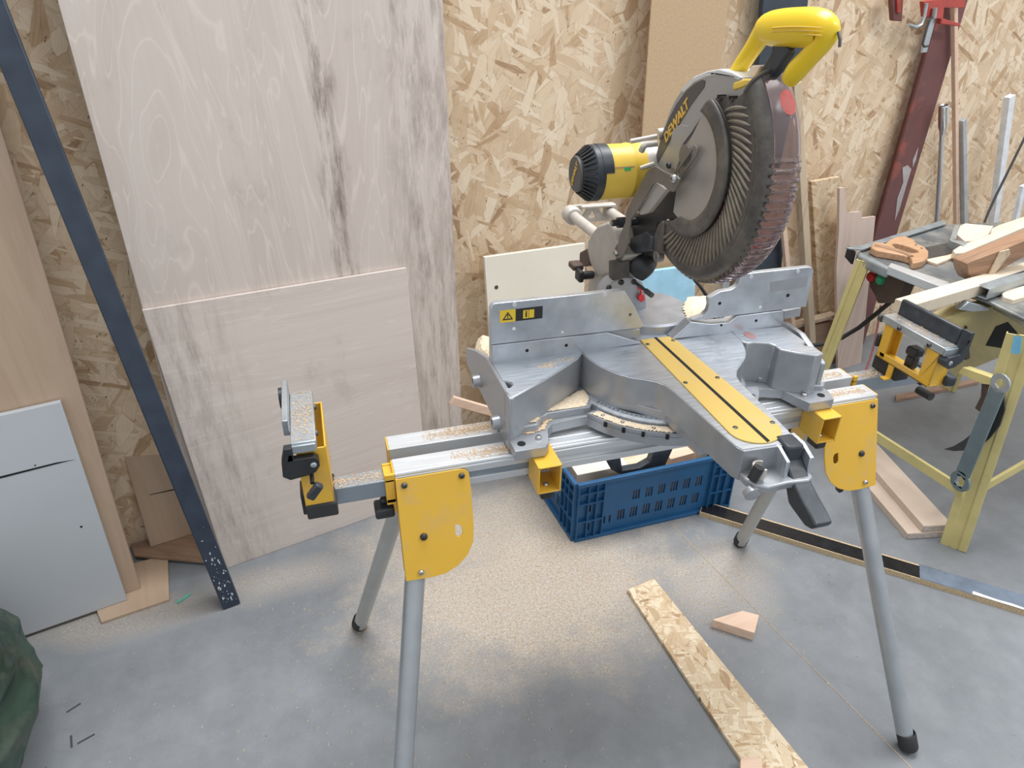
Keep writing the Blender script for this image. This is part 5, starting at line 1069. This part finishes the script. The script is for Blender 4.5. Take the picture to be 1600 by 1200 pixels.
# ================================================================== SAW DUST
def flakes(name, pts, smin, smax, mat, label):
    """pts: list of (x, y, z, normal-ish up); loose chips, one mesh"""
    vs, fs = [], []
    for (x, y, z) in pts:
        s = smin + (smax - smin) * R_.random() ** 2; a = R_.random() * PI; l = s * (1 + 2 * R_.random() ** 2); t = s * .5
        ca, sa = math.cos(a), math.sin(a); k = len(vs); tl = (R_.random() - .5) * s * .5
        vs += [(x - ca * l - sa * s * .4, y - sa * l + ca * s * .4, z), (x - ca * l + sa * s * .4, y - sa * l - ca * s * .4, z), (x + ca * l, y + sa * l, z + abs(tl)), (x, y, z + t)]
        fs += [(k, k + 1, k + 3), (k + 1, k + 2, k + 3), (k + 2, k, k + 3)]
    me = bpy.data.meshes.new(name); me.from_pydata(vs, [], fs); me.materials.append(MT(mat)); o = bpy.data.objects.new(name, me); COL.objects.link(o)
    tag(o, label, 'saw dust', kind='stuff'); return o
G = R_.gauss
pts = []
for (cx_, cy_, sx_, sy_, n_) in ((.40, .34, .24, .16, 5200), (.28, .62, .22, .12, 2600), (.55, .44, .10, .06, 800), (.92, .2, .14, .12, 900), (.0, .15, .3, .25, 700), (1.0, .38, .04, .03, 160), (-.10, .355, .03, .03, 120), (-.2, .4, .1, .06, 200)):
    pts += [(G(cx_, sx_), G(cy_, sy_), .0004) for _ in range(n_)]
flakes('sawdust', pts, .0008, .0024, 'sawdust', 'loose pale saw dust scattered on the concrete below the saw')
pts = [(R_.uniform(-.9, 1.5), R_.uniform(-.5, .6), .0004) for _ in range(420)]
flakes('wood_splinters', pts, .0010, .0030, 'sawdust_dark', 'sparse brown splinters strewn over the bare concrete')
def heap(name, poly, z, hmax, mat, label, res=.004, seed=1):
    xs = [p[0] for p in poly]; ys = [p[1] for p in poly]; rnd = random.Random(seed); ph = [rnd.random() * 9 for _ in range(6)]
    def ins(x, y):
        c = False; j = len(poly) - 1
        for i in range(len(poly)):
            if (poly[i][1] > y) != (poly[j][1] > y) and x < (poly[j][0] - poly[i][0]) * (y - poly[i][1]) / (poly[j][1] - poly[i][1]) + poly[i][0]: c = not c
            j = i
        return c
    def edge(x, y):
        return min((Vector((x, y)) - (Vector(poly[i]) + (Vector(poly[(i + 1) % len(poly)]) - Vector(poly[i])) * max(0, min(1, (Vector((x, y)) - Vector(poly[i])).dot(Vector(poly[(i + 1) % len(poly)]) - Vector(poly[i])) / max(1e-9, (Vector(poly[(i + 1) % len(poly)]) - Vector(poly[i])).length_squared))))).length for i in range(len(poly)))
    nx, ny = int((max(xs) - min(xs)) / res) + 1, int((max(ys) - min(ys)) / res) + 1; idx = {}; vs = []; fs = []
    for i in range(nx + 1):
        for j in range(ny + 1):
            x, y = min(xs) + i * res, min(ys) + j * res
            if ins(x, y):
                e = min(1, edge(x, y) / .016); n = .5 + .25 * math.sin(60 * x + ph[0] + 20 * y) + .25 * math.sin(75 * y + ph[1] - 31 * x); idx[(i, j)] = len(vs)
                vs.append((x + rnd.uniform(-.3, .3) * res, y + rnd.uniform(-.3, .3) * res, z + hmax * (e ** .7) * (.45 + .55 * n) + rnd.uniform(0, .0007)))
    for (i, j) in idx:
        q = [(i, j), (i + 1, j), (i + 1, j + 1), (i, j + 1)]
        if all(k in idx for k in q): fs.append(tuple(idx[k] for k in q))
    me = bpy.data.meshes.new(name); me.from_pydata(vs, [], fs); me.materials.append(MT(mat)); o = bpy.data.objects.new(name, me); COL.objects.link(o)
    tag(o, label, 'saw dust', kind='stuff'); return o
D0 = ZB + .0203
aL = [pc((XC, YC), .187, a) for a in range(206, 252, 6)]; aL2 = [pc((XC, YC), .169, a) for a in range(252, 204, -6)]
def zxy(px, z): return [tuple(on_z(u, v, z)[:2]) for u, v in px]
heap('sawdust', zxy([(803, 667), (841, 661), (847, 649), (857, 643.5), (918, 634), (923, 622), (913, 608), (900, 612), (850, 641)], .866), .8662, .0045, 'sawdust_pale', 'saw dust drifted on the left deck of the mitre saw base', .0035, 2)
heap('sawdust', zxy([(806, 676), (843, 667), (850, 655), (860, 650), (915, 641), (917, 645), (868, 653), (858, 661), (852, 672), (826, 680)], .8517), .8519, .002, 'sawdust', 'thin saw dust on the front left mounting foot of the mitre saw', .003, 5)
heap('sawdust', [pc((XC, YC), .2035, a) for a in range(207, 266, 5)] + [pc((XC, YC), .182, a) for a in range(264, 206, -5)], D0 + .0072, .003, 'sawdust_pale', 'saw dust lying along the curved detent plate of the mitre saw', .003, 3)
heap('sawdust', zxy([(1163, 580), (1185, 588), (1215, 590), (1235, 598), (1284, 601), (1286, 597), (1240, 586), (1215, 577), (1180, 573)], .862), .8622, .006, 'sawdust_pale', 'saw dust drifted on the right deck of the mitre saw base', .0035, 4)
for (x0, x1, y0, y1, zt_, lb, n_) in ((.06, .205, .024, .055, H, 'rear rail left of the saw', 1700), (.10, .25, -.052, -.022, H, 'front rail left of the saw', 1600), (.885, .985, -.048, -.024, H, 'front rail right of the saw', 700), (.885, .985, .022, .052, H, 'rear rail right of the saw', 700), (-.14, -.02, -.054, -.024, H - .013, 'left extension arm', 900), (1.02, 1.13, .02, .052, H - .013, 'right extension arm', 900), (-.152, -.12, -.085, .06, .94, 'left support plate', 700), (1.090, 1.116, -.09, .06, .94, 'right support plate', 500)):
    pts = []
    for _ in range(n_):
        t = R_.random(); x = x0 + (x1 - x0) * (t ** .6 if x0 < .3 and x0 > 0 else t); pts.append((x, min(y1, max(y0, G((y0 + y1) / 2, (y1 - y0) * .27))), zt_ + .0003 + R_.random() * .0012))
    flakes('sawdust', pts, .0006, .0016, 'sawdust', 'fine saw dust sprinkled along the ' + lb)
pts = [(on_z(u, v, ZT).x + G(0, .010), on_z(u, v, ZT).y + G(0, .005), ZT + .0003) for (u, v) in ((857, 570), (852, 572), (880, 562)) for _ in range(60)]
flakes('sawdust', pts, .0008, .0018, 'sawdust', 'pinch of saw dust on the left table wing of the mitre saw')
heap('sawdust', [(.212, .13), (.26, .12), (.30, .15), (.30, .26), (.22, .275), (.212, .24)], .868, .045, 'sawdust_pale', 'heap of saw dust behind the left fence of the mitre saw', .005, 6)
heap('sawdust', [(.628, .103), (.70, .105), (.78, .13), (.78, .20), (.69, .22), (.65, .17)], .9602, .012, 'sawdust_pale', 'heap of saw dust behind the right fence of the mitre saw', .004, 8)
